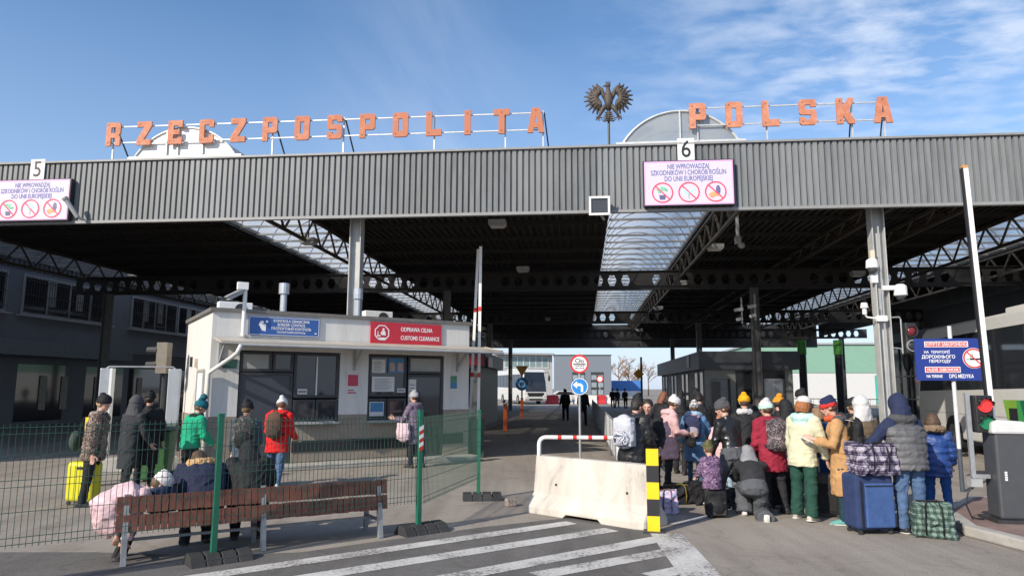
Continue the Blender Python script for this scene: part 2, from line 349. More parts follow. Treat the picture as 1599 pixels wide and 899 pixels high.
ZB, ZT, U0, U1, DV = 6.0, 7.70, -21.0, 22.0, 47.0
def corrug(mb, u0, u1, z0, z1, v0, pitch=.15, dep=.05, m=0, back=False):
    n = int((u1 - u0) / pitch); o = len(mb.v); prof = []
    for i in range(n):
        a = u0 + i * pitch
        prof += [(a, 0), (a + pitch * .62, 0), (a + pitch * .70, dep), (a + pitch * .92, dep)]
    prof.append((u0 + n * pitch, 0))
    for a, d in prof: mb.v += [(a, v0 + d, z0), (a, v0 + d, z1)]
    for i in range(len(prof) - 1):
        f = (o + 2 * i, o + 2 * i + 2, o + 2 * i + 3, o + 2 * i + 1); mb.f.append(f[::-1] if back else f); mb.k.append(m)
mb = MB(); corrug(mb, U0, U1, ZB + .07, ZT - .05, 0)
fo = mb.build('fascia', fas, can)
mb = MB(); mb.box(((U0 + U1) / 2, .03, ZB + .035), (U1 - U0, .12, .07)); mb.box(((U0 + U1) / 2, .03, ZT - .025), (U1 - U0, .16, .05))
mb.build('fascia_trim', M('fascia_trim_metal', (.25, .25, .245), .45, var=.1), fo)
mb = MB(); mb.box(((U0 + U1) / 2, .16, (ZB + ZT) / 2), (U1 - U0, .06, ZT - ZB - .14)); mb.build('fascia_backing', under, fo)
SKC = [-21.57 , -8.72, 4.13, 16.98]; HW = 1.57; ZD = 7.30
edges = [U0]
for c in SKC: edges += [max(U0, c - HW), c + HW]
edges.append(U1)
for i in range(0, len(edges), 2):
    a, b_ = edges[i], edges[i + 1]
    if b_ - a < .3: continue
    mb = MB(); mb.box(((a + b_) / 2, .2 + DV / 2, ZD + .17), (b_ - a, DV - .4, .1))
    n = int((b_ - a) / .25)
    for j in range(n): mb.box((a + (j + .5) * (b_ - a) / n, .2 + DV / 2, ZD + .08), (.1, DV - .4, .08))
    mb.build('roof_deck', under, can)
    v = 1.5
    while v < DV - 1: mb = MB(); mb.box(((a + b_) / 2, v, ZD - .04), (b_ - a - .1, .08, .14)); mb.build('purlin', framem, can); v += 2.4
    for e, s in ((a, 1), (b_, -1)):
        if abs(e) < 20.9: mb = MB(); mb.box((e + s * .04, .2 + DV / 2, ZD + .1), (.08, DV - .4, .22)); mb.build('edge_beam', framem, can)
poly = sheet_glass('roof_glazing', (.88, .90, .93), .30, (.84, .85, .86))
gab = [M('white_gable_panel', (.80, .80, .79), .5, var=.06, vs=1.5), sheet_glass('clear_gable_sheet', (.8, .85, .88), .45, (.6, .62, .62), .08)]
barm = M('glazing_bars', (.40, .40, .39), .5, .3, var=.15)
def arc(c, r, h, n=14):   # segment of a circle over a chord 2r, rise h
    R_ = (r * r + h * h) / (2 * h); a = math.asin(r / R_)
    return [(c + R_ * sin(-a + 2 * a * i / n), ZD + .10 + h - R_ + R_ * cos(-a + 2 * a * i / n)) for i in range(n + 1)]
for si, c in enumerate(SKC):
    segs = [(.25, 46.6)]
    sk = None
    for v0, v1 in segs:
        mb = MB(); A_ = arc(c, HW, 1.2, 24)
        for (x0, z0), (x1, z1) in zip(A_, A_[1:]): mb.quad((x0, v0, z0), (x1, v0, z1), (x1, v1, z1), (x0, v1, z0))
        sk = mb.build('skylight', poly, can, smooth=True)
        mb = MB(); v = v0 + .05
        while v < v1:
            mb.tube([(x, v, z - .03) for x, z in A_], .022, 5); v += 1.25
        mb.build('glazing_ribs', barm, sk)
        mb = MB(); v = v0 + 1.2
        while v < v1: mb.box((c, v, ZD + .06), (2 * HW - .1, .06, .07)); v += 1.25
        mb.build('tie_bars', barm, sk)
    A_ = arc(c, HW, 1.2, 24)
    mb = MB(); mb.prism([(c - HW, ZD + .06)] + A_ + [(c + HW, ZD + .06)], .23, .245); gm = mb.build('gable_panel', gab[0 if si % 2 else 1] if si != 2 else gab[1], sk)
    mb = MB(); mb.tube([(x, .215, z) for x, z in A_], .03, 6); mb.bar((c - HW, .2, ZD + .50), (c + HW, .2, ZD + .50), .03, .06)
    for q in ((.0,) if si == 2 else (-.5, .5)): mb.bar((c + q, .21, ZD + .5), (c + q, .21, ZD + 1.3 - q * q * .4), .03, .07)
    mb.build('gable_bars', M('pale_glazing_bars', (.62, .62, .6), .4, .2, var=.1), sk)
# trusses along the skylights
def truss(u, zt=7.22, zb=6.42, v0=.6, v1=46.):
    mb = MB(); mb.bar((u, v0, zt), (u, v1, zt), .1, .1); mb.bar((u, v0 + .6, zb), (u, v1, zb), .09, .09)
    v = v0; i = 0
    while v < v1 - .7: mb.bar((u, v, zt if i % 2 == 0 else zb), (u, v + .75, zb if i % 2 == 0 else zt), .055, .055); v += .75; i += 1
    return mb.build('truss', M('truss_steel', (.09, .075, .06), .6, var=.25), can)
for u in (-20.0 + .05, -7.05, 5.80, 15.30, 18.65): truss(u)
for u in (12.3, 10.2): truss(u, 7.2, 6.75)
# castellated cross beams
def hexa(x, z, r=.2): return [(x + r * a, z + 1.15 * r * b) for a, b in ((-.95, 0), (-.5, .95), (.5, .95), (.95, 0), (.5, -.95), (-.5, -.95))]
for v, zb, zt in ((13.2, 5.95, 6.70), (27.5, 5.8, 6.5), (40.5, 5.7, 6.4)):
    mb = MB()
    for k_ in range(-3, 4):      # one length per half bay, solid at the columns
        a, b_ = k_ * 6.425 - 4.1 + 2.0, k_ * 6.425 - 4.1 + 8.425
        if b_ < U0 or a > U1: continue
        hs = [hexa(a + .5 + .57 * i, (zb + zt) / 2) for i in range(10)]
        mb.shape([rect(a, zb, b_ - .0, zt)] + hs, v - .012, v + .012)
    mb.box(((U0 + U1) / 2, v, zb - .015), (U1 - U0, .22, .03)); mb.box(((U0 + U1) / 2, v, zt + .015), (U1 - U0, .22, .03))
    mb.build('castellated_beam', framem, can)
def hcol(u, v, z1, mat=colm, w=.30):
    mb = MB(); 
    for s in (-1, 1): mb.box((u + s * (w / 2 - .012), v, z1 / 2), (.024, w, z1))
    mb.box((u, v, z1 / 2), (w - .05, .016, z1)); mb.box((u, v, .012), (w + .14, w + .14, .024))
    return mb.build('column', mat, can)
hcol(-4.1, .62, 7.2); hcol(8.75, .62, 7.2); hcol(-16.95, .62, 7.2)
dcol = M('shaded_column_paint', (.16, .155, .15), .55, var=.15)  # darker copy of the column paint, under-roof shade put into the colour
for v in (13.0, 27.3, 40.3):
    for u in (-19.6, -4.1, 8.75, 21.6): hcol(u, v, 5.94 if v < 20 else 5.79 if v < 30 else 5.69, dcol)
hcol(21.3, .62, 7.2)
# rear fascia of the canopy
mb = MB(); corrug(mb, U0, U1, 5.35, 7.4, DV, back=True); corrug(mb, U0, U1, 5.35, 7.4, DV - .04)
mb.build('rear_fascia', M('rear_fascia_sheet', (.1, .1, .1), .6, var=.15), can)
# side cladding on the far right and left under the roof edge
for u in (U1 - .05,):
    mb = MB(); mb.box((u, DV / 2, 6.9), (.06, DV - 1, 1.3)); mb.build('side_fascia', fas, can)
# ---------------------------------------------------------------- roof lettering
orl = M('weathered_orange_letters', (.56, .15, .06), .75, var=0); t = orl.node_tree; b = t.nodes['Principled BSDF']
tcn = N(t, 'ShaderNodeTexCoord'); n1 = N(t, 'ShaderNodeTexNoise'); n1.inputs['Scale'].default_value = 5; n1.inputs['Detail'].default_value = 7; n1.inputs['Roughness'].default_value = .75
t.links.new(tcn.outputs['Object'], n1.inputs['Vector'])
gr_ = N(t, 'ShaderNodeSeparateXYZ'); t.links.new(tcn.outputs['Object'], gr_.inputs[0])
sh_ = math_(t, 'ADD', n1.outputs[0], math_(t, 'MULTIPLY', math_(t, 'SUBTRACT', -4.0, gr_.outputs[0]), .022))   # paint flakes more towards the first letters
t.links.new(ramp(t, [(.28, (.46, .165, .09)), (.46, (.58, .24, .145)), (.60, (.64, .34, .24)), (.72, (.68, .52, .46))], sh_).outputs[0], b.inputs['Base Color'])
LT = {
 'R': [[(0, 0), (0, 1.5), (.85, 1.5), (1, 1.36), (1, .80), (.9, .68), (1, .55), (1, 0), (.66, 0), (.66, .5), (.35, .5), (.35, 0)], rect(.35, .82, .66, 1.18)],
 'Z': [[(0, 0), (1, 0), (1, .35), (.5, .35), (1, 1.18), (1, 1.5), (0, 1.5), (0, 1.15), (.5, 1.15), (0, .32)]],
 'E': [[(0, 0), (1, 0), (1, .42), (.7, .42), (.7, .34), (.38, .34), (.38, .6), (.8, .6), (.8, .9), (.38, .9), (.38, 1.16), (.7, 1.16), (.7, 1.08), (1, 1.08), (1, 1.5), (0, 1.5)]],
 'C': [[(.12, 0), (.88, 0), (1, .12), (1, .5), (.68, .5), (.68, .34), (.36, .34), (.36, 1.16), (.68, 1.16), (.68, 1.0), (1, 1.0), (1, 1.38), (.88, 1.5), (.12, 1.5), (0, 1.38), (0, .12)]],
 'P': [[(0, 0), (.37, 0), (.37, .5), (.88, .5), (1, .62), (1, 1.38), (.88, 1.5), (0, 1.5)], rect(.37, .84, .66, 1.17)],
 'O': [[(.12, 0), (.88, 0), (1, .12), (1, 1.38), (.88, 1.5), (.12, 1.5), (0, 1.38), (0, .12)], rect(.37, .36, .63, 1.14)],
 'S': [[(.12, 0), (.88, 0), (1, .12), (1, .78), (.88, .9), (.36, .9), (.36, 1.18), (.66, 1.18), (.66, 1.05), (1, 1.05), (1, 1.38), (.88, 1.5), (.12, 1.5), (0, 1.38), (0, .72), (.12, .6), (.66, .6), (.66, .32), (.36, .32), (.36, .45), (0, .45), (0, .12)]],
 'L': [[(0, 0), (1, 0), (1, .4), (.38, .4), (.38, 1.5), (0, 1.5)]],
 'I': [[(.3, 0), (.7, 0), (.7, 1.5), (.3, 1.5)]],
 'T': [[(.31, 0), (.69, 0), (.69, 1.13), (1, 1.13), (1, 1.5), (0, 1.5), (0, 1.13), (.31, 1.13)]],
 'A': [[(-.04, 0), (.32, 0), (.37, .3), (.63, .3), (.68, 0), (1.04, 0), (.76, 1.5), (.24, 1.5)], [(.42, .6), (.58, .6), (.5, 1.05)]],
 'K': [[(0, 0), (.37, 0), (.37, .5), (.66, .0), (1.03, 0), (1.03, .2), (.70, .76), (1, 1.3), (1, 1.5), (.70, 1.5), (.37, .98), (.37, 1.5), (0, 1.5)]]}
railm = M('pale_rail_steel', (.55, .55, .54), .5, .3, var=.15)
def lettering(word, u0, du, zs, label, posts):
    r = thing('roof_lettering', label, 'sign', CP(u0, .13, ZT), YAW)
    w, sc = .40, .645 / 1.5
    n = len(word)
    for i, ch in enumerate(word):
        mb = MB(); x0 = i * du - w / 2; z0 = zs - ZT
        mb.shape([[(x0 + a * w, z0 + c_ * sc) for a, c_ in lp] for lp in LT[ch]], -.05, .0)
        for a, c_ in {'A': [(.5, .16 * 1), (.5, 1.35)]}.get(ch, [(.18, .2), (.18, 1.32)] if ch not in 'IT' else [(.5, .2), (.5, 1.3)]):
            mb.cyl((x0 + a * w, -.058, z0 + c_ * sc), (x0 + a * w, -.05, z0 + c_ * sc), .014, n=6, m=1)
        mb.build('letter', [orl, dark], r)
    L0, L1 = -.22, (n - 1) * du + .15
    for z in (.10, .54): mb = MB(); mb.bar((L0, .03, zs - ZT + z), (L1, .03, zs - ZT + z), .026, .028); mb.build('rail', railm, r)
    for p in posts:
        mb = MB(); mb.bar((p * du, .06, 0), (p * du, .06, zs - ZT + .6), .035, .035); mb.build('post', railm, r)
        if p not in (8, 10, 12.1, 1.9):
            mb = MB(); mb.bar((p * du + .14, .75, 0), (p * du + .03, .08, zs - ZT + .56), .03, .03); mb.build('brace', dark, r)
lettering('RZECZPOSPOLITA', -10.68, .866, 8.115, 'orange block letters on rails along the roof edge reading RZECZPOSPOLITA', (-.05, 2.05, 5.05, 7.25, 10, 12.1, 13.2))
lettering('POLSKA', 4.55, .868, 8.09, 'shorter row of orange block letters reading POLSKA right of the eagle', (0, 1.9, 4.2, 5.05))
# ---------------------------------------------------------------- eagle
bronze = M('dark_bronze', (.115, .088, .068), .65, .15, var=.45, vs=16, c2=(.05, .04, .034))
eg = thing('eagle_emblem', 'dark bronze crowned eagle emblem on a thin pole on the roof edge', 'emblem', CP(2.39, .12, ZT), YAW)
mb = MB(); mb.cyl((0, .06, 0), (0, .06, 1.1), .028, n=8); mb.build('pole', dark, eg)
EZ = 1.16   # body centre above the roof edge
mb = MB(); mb.tube([(0, 0, EZ - .22), (0, -.03, EZ - .05), (0, -.04, EZ + .08), (0, -.02, EZ + .2), (-.005, -.01, EZ + .30), (-.01, -.015, EZ + .37)], [(.06, .05), (.10, .08), (.115, .09), (.09, .07), (.055, .05), (.05, .045)], 12, lat=(1, 0, 0))
mb.ell((-.012, -.02, EZ + .42), (.07, .055, .062)); mb.tube([(-.06, -.02, EZ + .425), (-.11, -.02, EZ + .41), (-.145, -.02, EZ + .385)], [.03, .02, .006], 8)
for i in range(5): mb.cyl((-.05 + i * .022, -.02, EZ + .46), (-.062 + i * .028, -.02, EZ + .53 + (.02 if i == 2 else 0)), .012, .006, 6)
mb.build('body', bronze, eg, smooth=True)
for s in (-1, 1):
    wg = MB()
    wg.tube([(s * .07, 0, EZ + .06), (s * .13, .01, EZ + .20), (s * .17, .01, EZ + .33), (s * .25, .01, EZ + .39), (s * .36, .01, EZ + .38)], [.05, .055, .05, .055, .035], 10)
    for ring, (cnt, l0, rr, yy) in enumerate([(11, .255, .050, .02), (10, .18, .050, -.015), (8, .12, .046, -.04)]):
        for i in range(cnt):
            tt = i / (cnt - 1); ang = radians(78 - 175 * tt)
            bx, bz = s * (.22 + .02 * sin(pi * tt)), EZ + .20 - .18 * tt
            ln = l0 * (1.05 + .35 * sin(pi * (.15 + .7 * tt))) + (.02 if ring == 0 else 0)
            dx, dz = s * cos(ang), sin(ang)
            wg.tube([(bx, yy, bz), (bx + dx * ln * .55, yy - .01, bz + dz * ln * .55), (bx + dx * ln, yy, bz + dz * ln - .02)], [(rr * .9, .022), (rr, .026), (.012, .012)], 8, lat=(-dz, 0, dx))
    wg.build('wing', bronze, eg, smooth=True)
    lg = MB(); lg.tube([(s * .07, -.02, EZ - .1), (s * .15, -.03, EZ - .2), (s * .20, -.02, EZ - .3), (s * .26, -.02, EZ - .42)], [.05, .065, .04, .022], 9)
    for dx, dz in ((-.10, .0), (-.02, -.08), (.06, -.06), (.06, .03)): lg.tube([(s * .26, -.02, EZ - .42), (s * .26 + s * dx * .7, -.04, EZ - .42 + dz * .6 + .01), (s * .26 + s * dx, -.03, EZ - .43 + dz)], [.024, .02, .006], 7)
    lg.build('leg', bronze, eg, smooth=True)
tl_ = MB(); tl_.tube([(0, 0, EZ - .15), (0, 0, EZ - .3), (0, 0, EZ - .5)], [(.05, .04), (.035, .03), (.05, .03)], 10, lat=(1, 0, 0))
for i in range(5):
    for s in (-1, 1): tl_.tube([(0, 0, EZ - .24 - .055 * i), (s * (.06 + .012 * i), 0, EZ - .28 - .055 * i), (s * (.10 + .024 * i), 0, EZ - .27 - .055 * i + .012 * i)], [.024, .022, .006], 7)
tl_.build('tail', bronze, eg, smooth=True)
# ---------------------------------------------------------------- screens, number plates, floodlight, cameras on the fascia
def led_mat(name, c, e):
    m = M(name, c, .5, var=0); t = m.node_tree; b = t.nodes['Principled BSDF']; tcn = N(t, 'ShaderNodeTexCoord')
    s3 = N(t, 'ShaderNodeSeparateXYZ'); t.links.new(tcn.outputs['Object'], s3.inputs[0])
    f = math_(t, 'ABSOLUTE', math_(t, 'SUBTRACT', math_(t, 'FRACT', math_(t, 'MULTIPLY', s3.outputs[2], 21.)), .5))
    r = ramp(t, [(.0, tuple(x * .72 for x in c)), (.25, c)], f); t.links.new(r.outputs[0], b.inputs['Emission Color']); b.inputs['Emission Strength'].default_value = e
    b.inputs['Base Color'].default_value = (*[x * .5 for x in c], 1); return m
scw = led_mat('led_panel_white', (.76, .68, .80), .45)
scp = M('led_violet_edge', (.55, .30, .52), .5, var=0, emit=.4); sct = M('led_blue_text', (.10, .11, .28), .5, var=0, emit=.35)
scr = M('led_red', (.62, .04, .08), .5, var=0, emit=.5); scg = M('led_green', (.12, .35, .22), .5, var=.3, emit=.4); scc = M('led_cyan', (.3, .58, .68), .5, var=.3, emit=.5); scs = M('led_skin', (.65, .25, .12), .5, var=.3, emit=.5); scn = M('led_navy', (.1, .1, .2), .5, var=.2, emit=.3)
def screen(u, z0, label):
    r = thing('display_screen', label, 'display screen', CP(u, -.16, z0), YAW); w, h = 2.08, 1.07
    mb = MB(); mb.box((0, .06, h / 2), (w + .05, .13, h + .05)); mb.build('casing', black, r)
    mb = MB(); mb.box((0, -.012, h / 2), (w - .0, .014, h)); p = mb.build('screen_panel', scw, r)
    mb = MB(); mb.shape([rect(-w / 2, 0, w / 2, h), rect(-w / 2 + .028, .028, w / 2 - .028, h - .028)], -.0235, -.02); mb.build('border_line', scp, p)
    mb = MB()
    for s, z, sz in (('NIE WPROWADZAJ', .93, .17), ('SZKODNIKÓW I CHORÓB ROŚLIN', .78, .17), ('DO UNII EUROPEJSKIEJ', .63, .17)): mb.text(s, 0, z, sz, -.022, .004, .016, wide=.66)
    mb.build('lettering', sct, p)
    for i, x in enumerate((-.62, 0, .62)):
        mb = MB(); zc = .30
        if i == 0:
            mb.prism([(x - .06, zc - .17), (x + .06, zc - .17), (x + .08, zc - .06), (x - .08, zc - .06)], -.024, -.02, m=1)
            for q in range(9): a = rnd.uniform(.3, 2.9); l = rnd.uniform(.06, .17); mb.ell((x + cos(a) * l, -.022, zc + sin(a) * l * .8 - .0), (.045, .004, .028), n=8, k=5, m=0)
        elif i == 1:
            mb.bar((x, -.022, zc - .16), (x, -.022, zc), .02, .004, m=0)
            for q in range(10): a = rnd.uniform(0, 6.28); l = rnd.uniform(.03, .13); mb.ell((x + cos(a) * l * 1.2, -.022, zc + .05 + sin(a) * l * .7), (.045, .004, .028), n=8, k=5, m=2)
        else:
            mb.ell((x - .03, -.022, zc - .06), (.13, .004, .06), n=10, k=6, m=3); mb.ell((x + .06, -.0225, zc + .04), (.055, .004, .12), n=10, k=6, m=4); mb.ell((x - .08, -.022, zc - .12), (.06, .004, .03), n=8, k=5, m=3)
        mb.build('pictogram', [scg, scn, scc, scs, scn], p)
        mb = MB(); mb.shape([circ(x, zc, .25), circ(x, zc, .222)], -.034, -.028); mb.bar((x - .16, -.031, zc + .16), (x + .16, -.031, zc - .16), .006, .026, up=(0, 1, 0)) if False else mb.prism([(x - .172, zc + .152), (x - .152, zc + .172), (x + .172, zc - .152), (x + .152, zc - .172)], -.033, -.029)
        mb.build('prohibition_ring', scr, p)
    return r
screen(-12.62, 6.08, 'pink lit display screen under number 5 at the left end of the fascia')
screen(4.24, 6.12, 'pink lit display screen under number 6 on the fascia')
for u, z, ch in ((-12.64, 7.18, '5'), (4.22, 7.22, '6')):
    r = thing('number_plate', 'white plate numbered %s at the roof edge' % {'5': 'five at the far left', '6': 'six right of the eagle'}[ch].split()[0] + (' at the far left' if ch == '5' else ' right of the eagle'), 'number sign', CP(u, -.04, z), YAW)
    mb = MB(); mb.box((0, 0, .29), (.40, .02, .58)); mb.build('plate', white, r)
    mb = MB(); mb.text(ch, 0, .29, .60, -.013, .004, .006, wide=.85); mb.build('numeral', black, r)
r = thing('floodlight', 'square white framed floodlight hanging at the lower edge of the fascia', 'floodlight', CP(2.12, -.25, 5.88), YAW)
mb = MB(); mb.shape([rect(-.25, 0, .25, .46), rect(-.2, .05, .2, .41)], -.05, .0); mb.build('frame', white, r)
mb = MB(); mb.box((0, .07, .23), (.42, .12, .38)); mb.build('housing', dark, r)
mb = MB(); mb.box((0, -.004, .23), (.398, .006, .358)); mb.build('lens', glass_dark('floodlight_glass', (.05, .05, .05), .1), r)
mb = MB(); mb.bar((0, .13, .1), (.12, .3, -.04), .05, .04); mb.build('bracket', steel, r)
r = thing('security_camera', 'grey security camera tilted up beside the left display screen', 'camera', CP(-11.16, -.06, 6.08), YAW)
mb = MB(); mb.bar((0, 0, 0), (-.05, -.2, .02), .05); mb.build('bracket', steel, r)
mb = MB(); mb.cyl((-.05, -.2, .02), (-.30, -.36, .46), .055, .06, 10); mb.cyl((-.30, -.36, .46), (-.33, -.38, .5), .075, .075, 10); mb.build('housing', greym, r, smooth=False)
# lamps hung under the roof
lampw = M('lamp_housing', (.5, .5, .48), .5, var=.1)
def lamp(u, v, z, label):
    r = thing('canopy_lamp', label, 'lamp', CP(u, v, z), YAW, 'lamps under the canopy')
    mb = MB(); mb.box((0, 0, .07), (.5, .36, .12)); mb.prism([(-.25, .0), (.25, .0), (.2, -.06), (-.2, -.06)], -.18, .18); mb.build('housing', lampw, r)
    mb = MB(); mb.bar((0, 0, .13), (0, 0, 7.2 - z if z < 7 else .3), .03); mb.build('stem', framem, r)
    mb = MB(); mb.box((0, -.0, -.068), (.36, .3, .012)); mb.build('diffuser', M('lamp_diffuser', (.7, .7, .66), .3, var=.05), r)
for u, v, z, lb in ((-.75, 3.2, 6.5, 'pale box lamp under the dark roof right of the booth'), (-.65, 11, 6.45, 'small box lamp deep under the dark middle roof'), (6.05, 6.5, 6.35, 'box lamp on the truss beside the right skylight'), (6.05, 14.6, 6.35, 'second box lamp along the right skylight truss'), (6.0, 24, 6.3, 'third box lamp along the right skylight truss'), (6.0, 38, 6.2, 'last box lamp of the right skylight truss'), (-7.0, 4.6, 6.38, 'box lamp under the left skylight truss'), (14.8, 4.2, 6.5, 'box lamp under the roof right of the pale column'), (12.6, 12.2, 6.3, 'box lamp near the cross beam right of the pale column'), (-.6, 30, 6.3, 'tiny box lamp by the far cross beams')): lamp(u, v, z, lb)
r = thing('hanging_camera', 'white camera dropper hanging under the roof behind screen six', 'camera', CP(6.15, 3.6, 5.85), YAW)
mb = MB(); mb.cyl((0, 0, .25), (0, 0, 1.4), .05, n=8); mb.build('pole', white, r)
mb = MB(); mb.box((0, 0, .16), (.16, .16, .2)); mb.ell((.08, -.06, .0), (.1, .1, .09)); mb.build('housing', greym, r)
# ================================================================ booth
BA = radians(32.0); BO = Vector((-6.46, 15.31, 0)); BM = Matrix.Translation(BO) @ Matrix.Rotation(BA, 4, 'Z')
def BP(u, v, z=0.): return BM @ Vector((u, v, z))
BL, BD, BH = 6.30, 3.6, 3.42
plaster = M('white_booth_plaster', (.63, .62, .59), .8, var=.10, vs=1.6, bump=.15, bs=30)
t = plaster.node_tree; b = t.nodes['Principled BSDF']; tcn = N(t, 'ShaderNodeTexCoord'); mp = N(t, 'ShaderNodeMapping'); mp.inputs['Scale'].default_value = (3.5, 3.5, .5); t.links.new(tcn.outputs['Object'], mp.inputs[0])
n1 = N(t, 'ShaderNodeTexNoise'); n1.inputs['Scale'].default_value = 1.5; n1.inputs['Detail'].default_value = 7; n1.inputs['Roughness'].default_value = .7; t.links.new(mp.outputs[0], n1.inputs['Vector'])
t.links.new(ramp(t, [(.26, (.44, .42, .39)), (.42, (.59, .58, .55)), (.6, (.65, .64, .61)), (.8, (.69, .68, .65))], n1.outputs[0]).outputs[0], b.inputs['Base Color'])
brownb = M('brown_plinth_render', (.27, .228, .185), .85, var=.15, vs=4, bump=.2)
alu = M('charcoal_window_frames', (.035, .037, .042), .5, var=.1)
pane = glass_dark('office_window_glass', (.03, .033, .04), .05)
bo = thing('inspection_booth', 'white flat roofed inspection booth with dark windows and a narrow front awning', 'booth', BO, BA)
mb = MB()  # shell with the two glazed openings left out
def wallbox(u0, u1, z0, z1, m=0): mb.box(((u0 + u1) / 2, .1, (z0 + z1) / 2), (u1 - u0, .2, z1 - z0), m)
wallbox(0, .6, 1.17, BH); wallbox(2.86, 3.56, 1.17, BH); wallbox(5.58, BL, 1.17, BH); wallbox(.6, 2.86, 2.6, BH); wallbox(3.56, 5.58, 2.6, BH)
mb.box((.1, BD / 2 + .1, (1.17 + BH) / 2), (.2, BD - .2, BH - 1.17)); mb.box((BL - .1, BD / 2 + .1, (1.17 + BH) / 2), (.2, BD - .2, BH - 1.17)); mb.box((BL / 2, BD - .1, BH / 2), (BL - .4, .2, BH))
mb.build('wall', plaster, bo)
for u0, u1, z1 in ((0, .6, 1.17), (2.86, 3.56, 1.17), (5.58, BL, 1.25), (1.8, 2.86, .98), (3.56, 4.6, .98)): mb = MB(); mb.box(((u0 + u1) / 2, .095, z1 / 2), (u1 - u0, .21, z1)); mb.build('plinth', brownb, bo)
for u_ in (.1, BL - .1): mb = MB(); mb.box((u_, BD / 2 + .1, .585), (.22, BD - .22, 1.17)); mb.build('plinth', brownb, bo)
mb = MB(); mb.box((3.2, -.02, .48), (2.8, .016, .25)); mb.build('plinth_shadow_strip', black, bo); mb = MB(); mb.box((5.86, -.02, .53), (.56, .016, .25)); mb.build('plinth_shadow_strip', black, bo)  # black strips stand for the shadow band along the plinth
mb = MB(); mb.box((BL / 2, BD / 2, BH + .04), (BL + .12, BD + .12, .08)); mb.build('roof', M('booth_roof_edge', (.16, .15, .14), .7, var=.15), bo)
mb = MB(); mb.box((1.2, 1.2, 1.1), (.9, .9, 1.4), rz=.3); mb.box((3.1, 1.8, .9), (4, .5, 1.0)); mb.build('interior_counter', M('booth_interior', (.12, .10, .08), .7, var=.3), bo)
def framed(name, u0, u1, z0, z1, y=.05, fr=.06, pm=pane, parent=bo):
    mb = MB(); mb.shape([rect(u0, z0, u1, z1), rect(u0 + fr, z0 + fr, u1 - fr, z1 - fr)], y - .03, y + .03); o = mb.build(name, alu, parent)
    mb = MB(); mb.box(((u0 + u1) / 2, y, (z0 + z1) / 2), (u1 - u0 - 2 * fr, .012, z1 - z0 - 2 * fr)); mb.build('pane', pm, o); return o
blind = M('pale_roller_blind', (.35, .36, .34), .6, var=.08)
dp = M('charcoal_door_panel', (.05, .055, .068), .4, var=.12, vs=2)
bd = framed('door', .62, 1.78, .02, 2.12, pm=dp); mb = MB(); mb.bar((1.66, -.02, .95), (1.66, -.02, 1.2), .03); mb.build('handle', steel, bd)
framed('window', .62, 1.30, 2.14, 2.58, pm=blind); framed('window', 1.32, 1.78, 2.14, 2.58)
w1 = framed('window', 1.8, 2.84, 1.56, 2.58); framed('window', 1.8, 2.31, 1.0, 1.52); framed('window', 2.33, 2.84, 1.0, 1.52)
framed('window', 3.58, 4.56, 1.58, 2.58); framed('window', 3.58, 4.05, 1.0, 1.54); framed('window', 4.07, 4.56, 1.0, 1.54)
d2 = framed('door', 4.60, 5.56, .12, 2.12); framed('window', 4.60, 5.56, 2.14, 2.58, pm=blind); mb = MB(); mb.bar((4.72, -.02, .95), (4.72, -.02, 1.2), .03); mb.build('handle', steel, d2)
mb = MB(); mb.bar((1.78, -.06, 1.0), (2.87, -.06, 1.0), .22, .05); mb.bar((3.55, -.06, 1.0), (4.58, -.06, 1.0), .22, .05); mb.build('counter_sill', greym, bo)
mb = MB(); mb.bar((2.32, .017, 1.62), (2.32, .017, 2.5), .03, .008); mb.build('window_mullion', white, w1)
# side door on the sunlit end wall
mb = MB(); mb.box((-.012, .98, 1.07), (.03, .82, 2.1)); sd = mb.build('door', M('pale_blue_door', (.62, .66, .72), .5, var=.06), bo)
mb = MB(); mb.box((-.022, .545, 1.09), (.05, .06, 2.16)); mb.box((-.022, 1.415, 1.09), (.05, .06, 2.16)); mb.box((-.022, .98, 2.16), (.05, .81, .06)); mb.build('door_frame', M('worn_door_frame', (.35, .34, .30), .6), sd)
mb = MB(); mb.bar((-.05, 1.3, .95), (-.05, 1.3, 1.1), .03); mb.build('handle', steel, sd)
mb = MB(); mb.box((-.03, 1.7, 2.35), (.06, .14, .2)); mb.build('junction_box', M('beige_box', (.5, .42, .32), .6), bo)
mb = MB(); mb.box((-.03, 2.5, 2.4), (.05, .07, .24)); mb.build('wall_lamp', black, bo)
# awning with brackets and gutter
awm = M('awning_sheet', (.42, .385, .33), .6, var=.15, vs=2)
mb = MB(); a0 = (.05, 6.75)
mb.quad((a0[0], -.03, 2.86), (a0[0], -.95, 2.72), (a0[1], -.95, 2.72), (a0[1], -.03, 2.86)); mb.quad((a0[0], -.03, 2.845), (a0[1], -.03, 2.845), (a0[1], -.95, 2.705), (a0[0], -.95, 2.705))
mb.bar((a0[0], -.955, 2.71), (a0[1], -.955, 2.71), .03, .05); mb.bar((a0[0], -.03, 2.85), (a0[0], -.95, 2.71), .03, .05); mb.bar((a0[1], -.03, 2.85), (a0[1], -.95, 2.71), .03, .05); aw = mb.build('awning', awm, bo)
mb = MB(); mb.tube([(a0[0] + .35, -.99, 2.66), (a0[1], -.99, 2.67)], .03, 8); mb.build('gutter', greym, aw)
for u in (.18, 3.2, 5.95):
    mb = MB(); mb.bar((u, -.02, 2.78), (u, -.9, 2.69), .06, .05); mb.bar((u, -.02, 2.30), (u, -.6, 2.7), .05, .05); mb.bar((u, -.02, 2.2), (u, -.02, 2.8), .06, .04); mb.build('bracket', greym, aw)
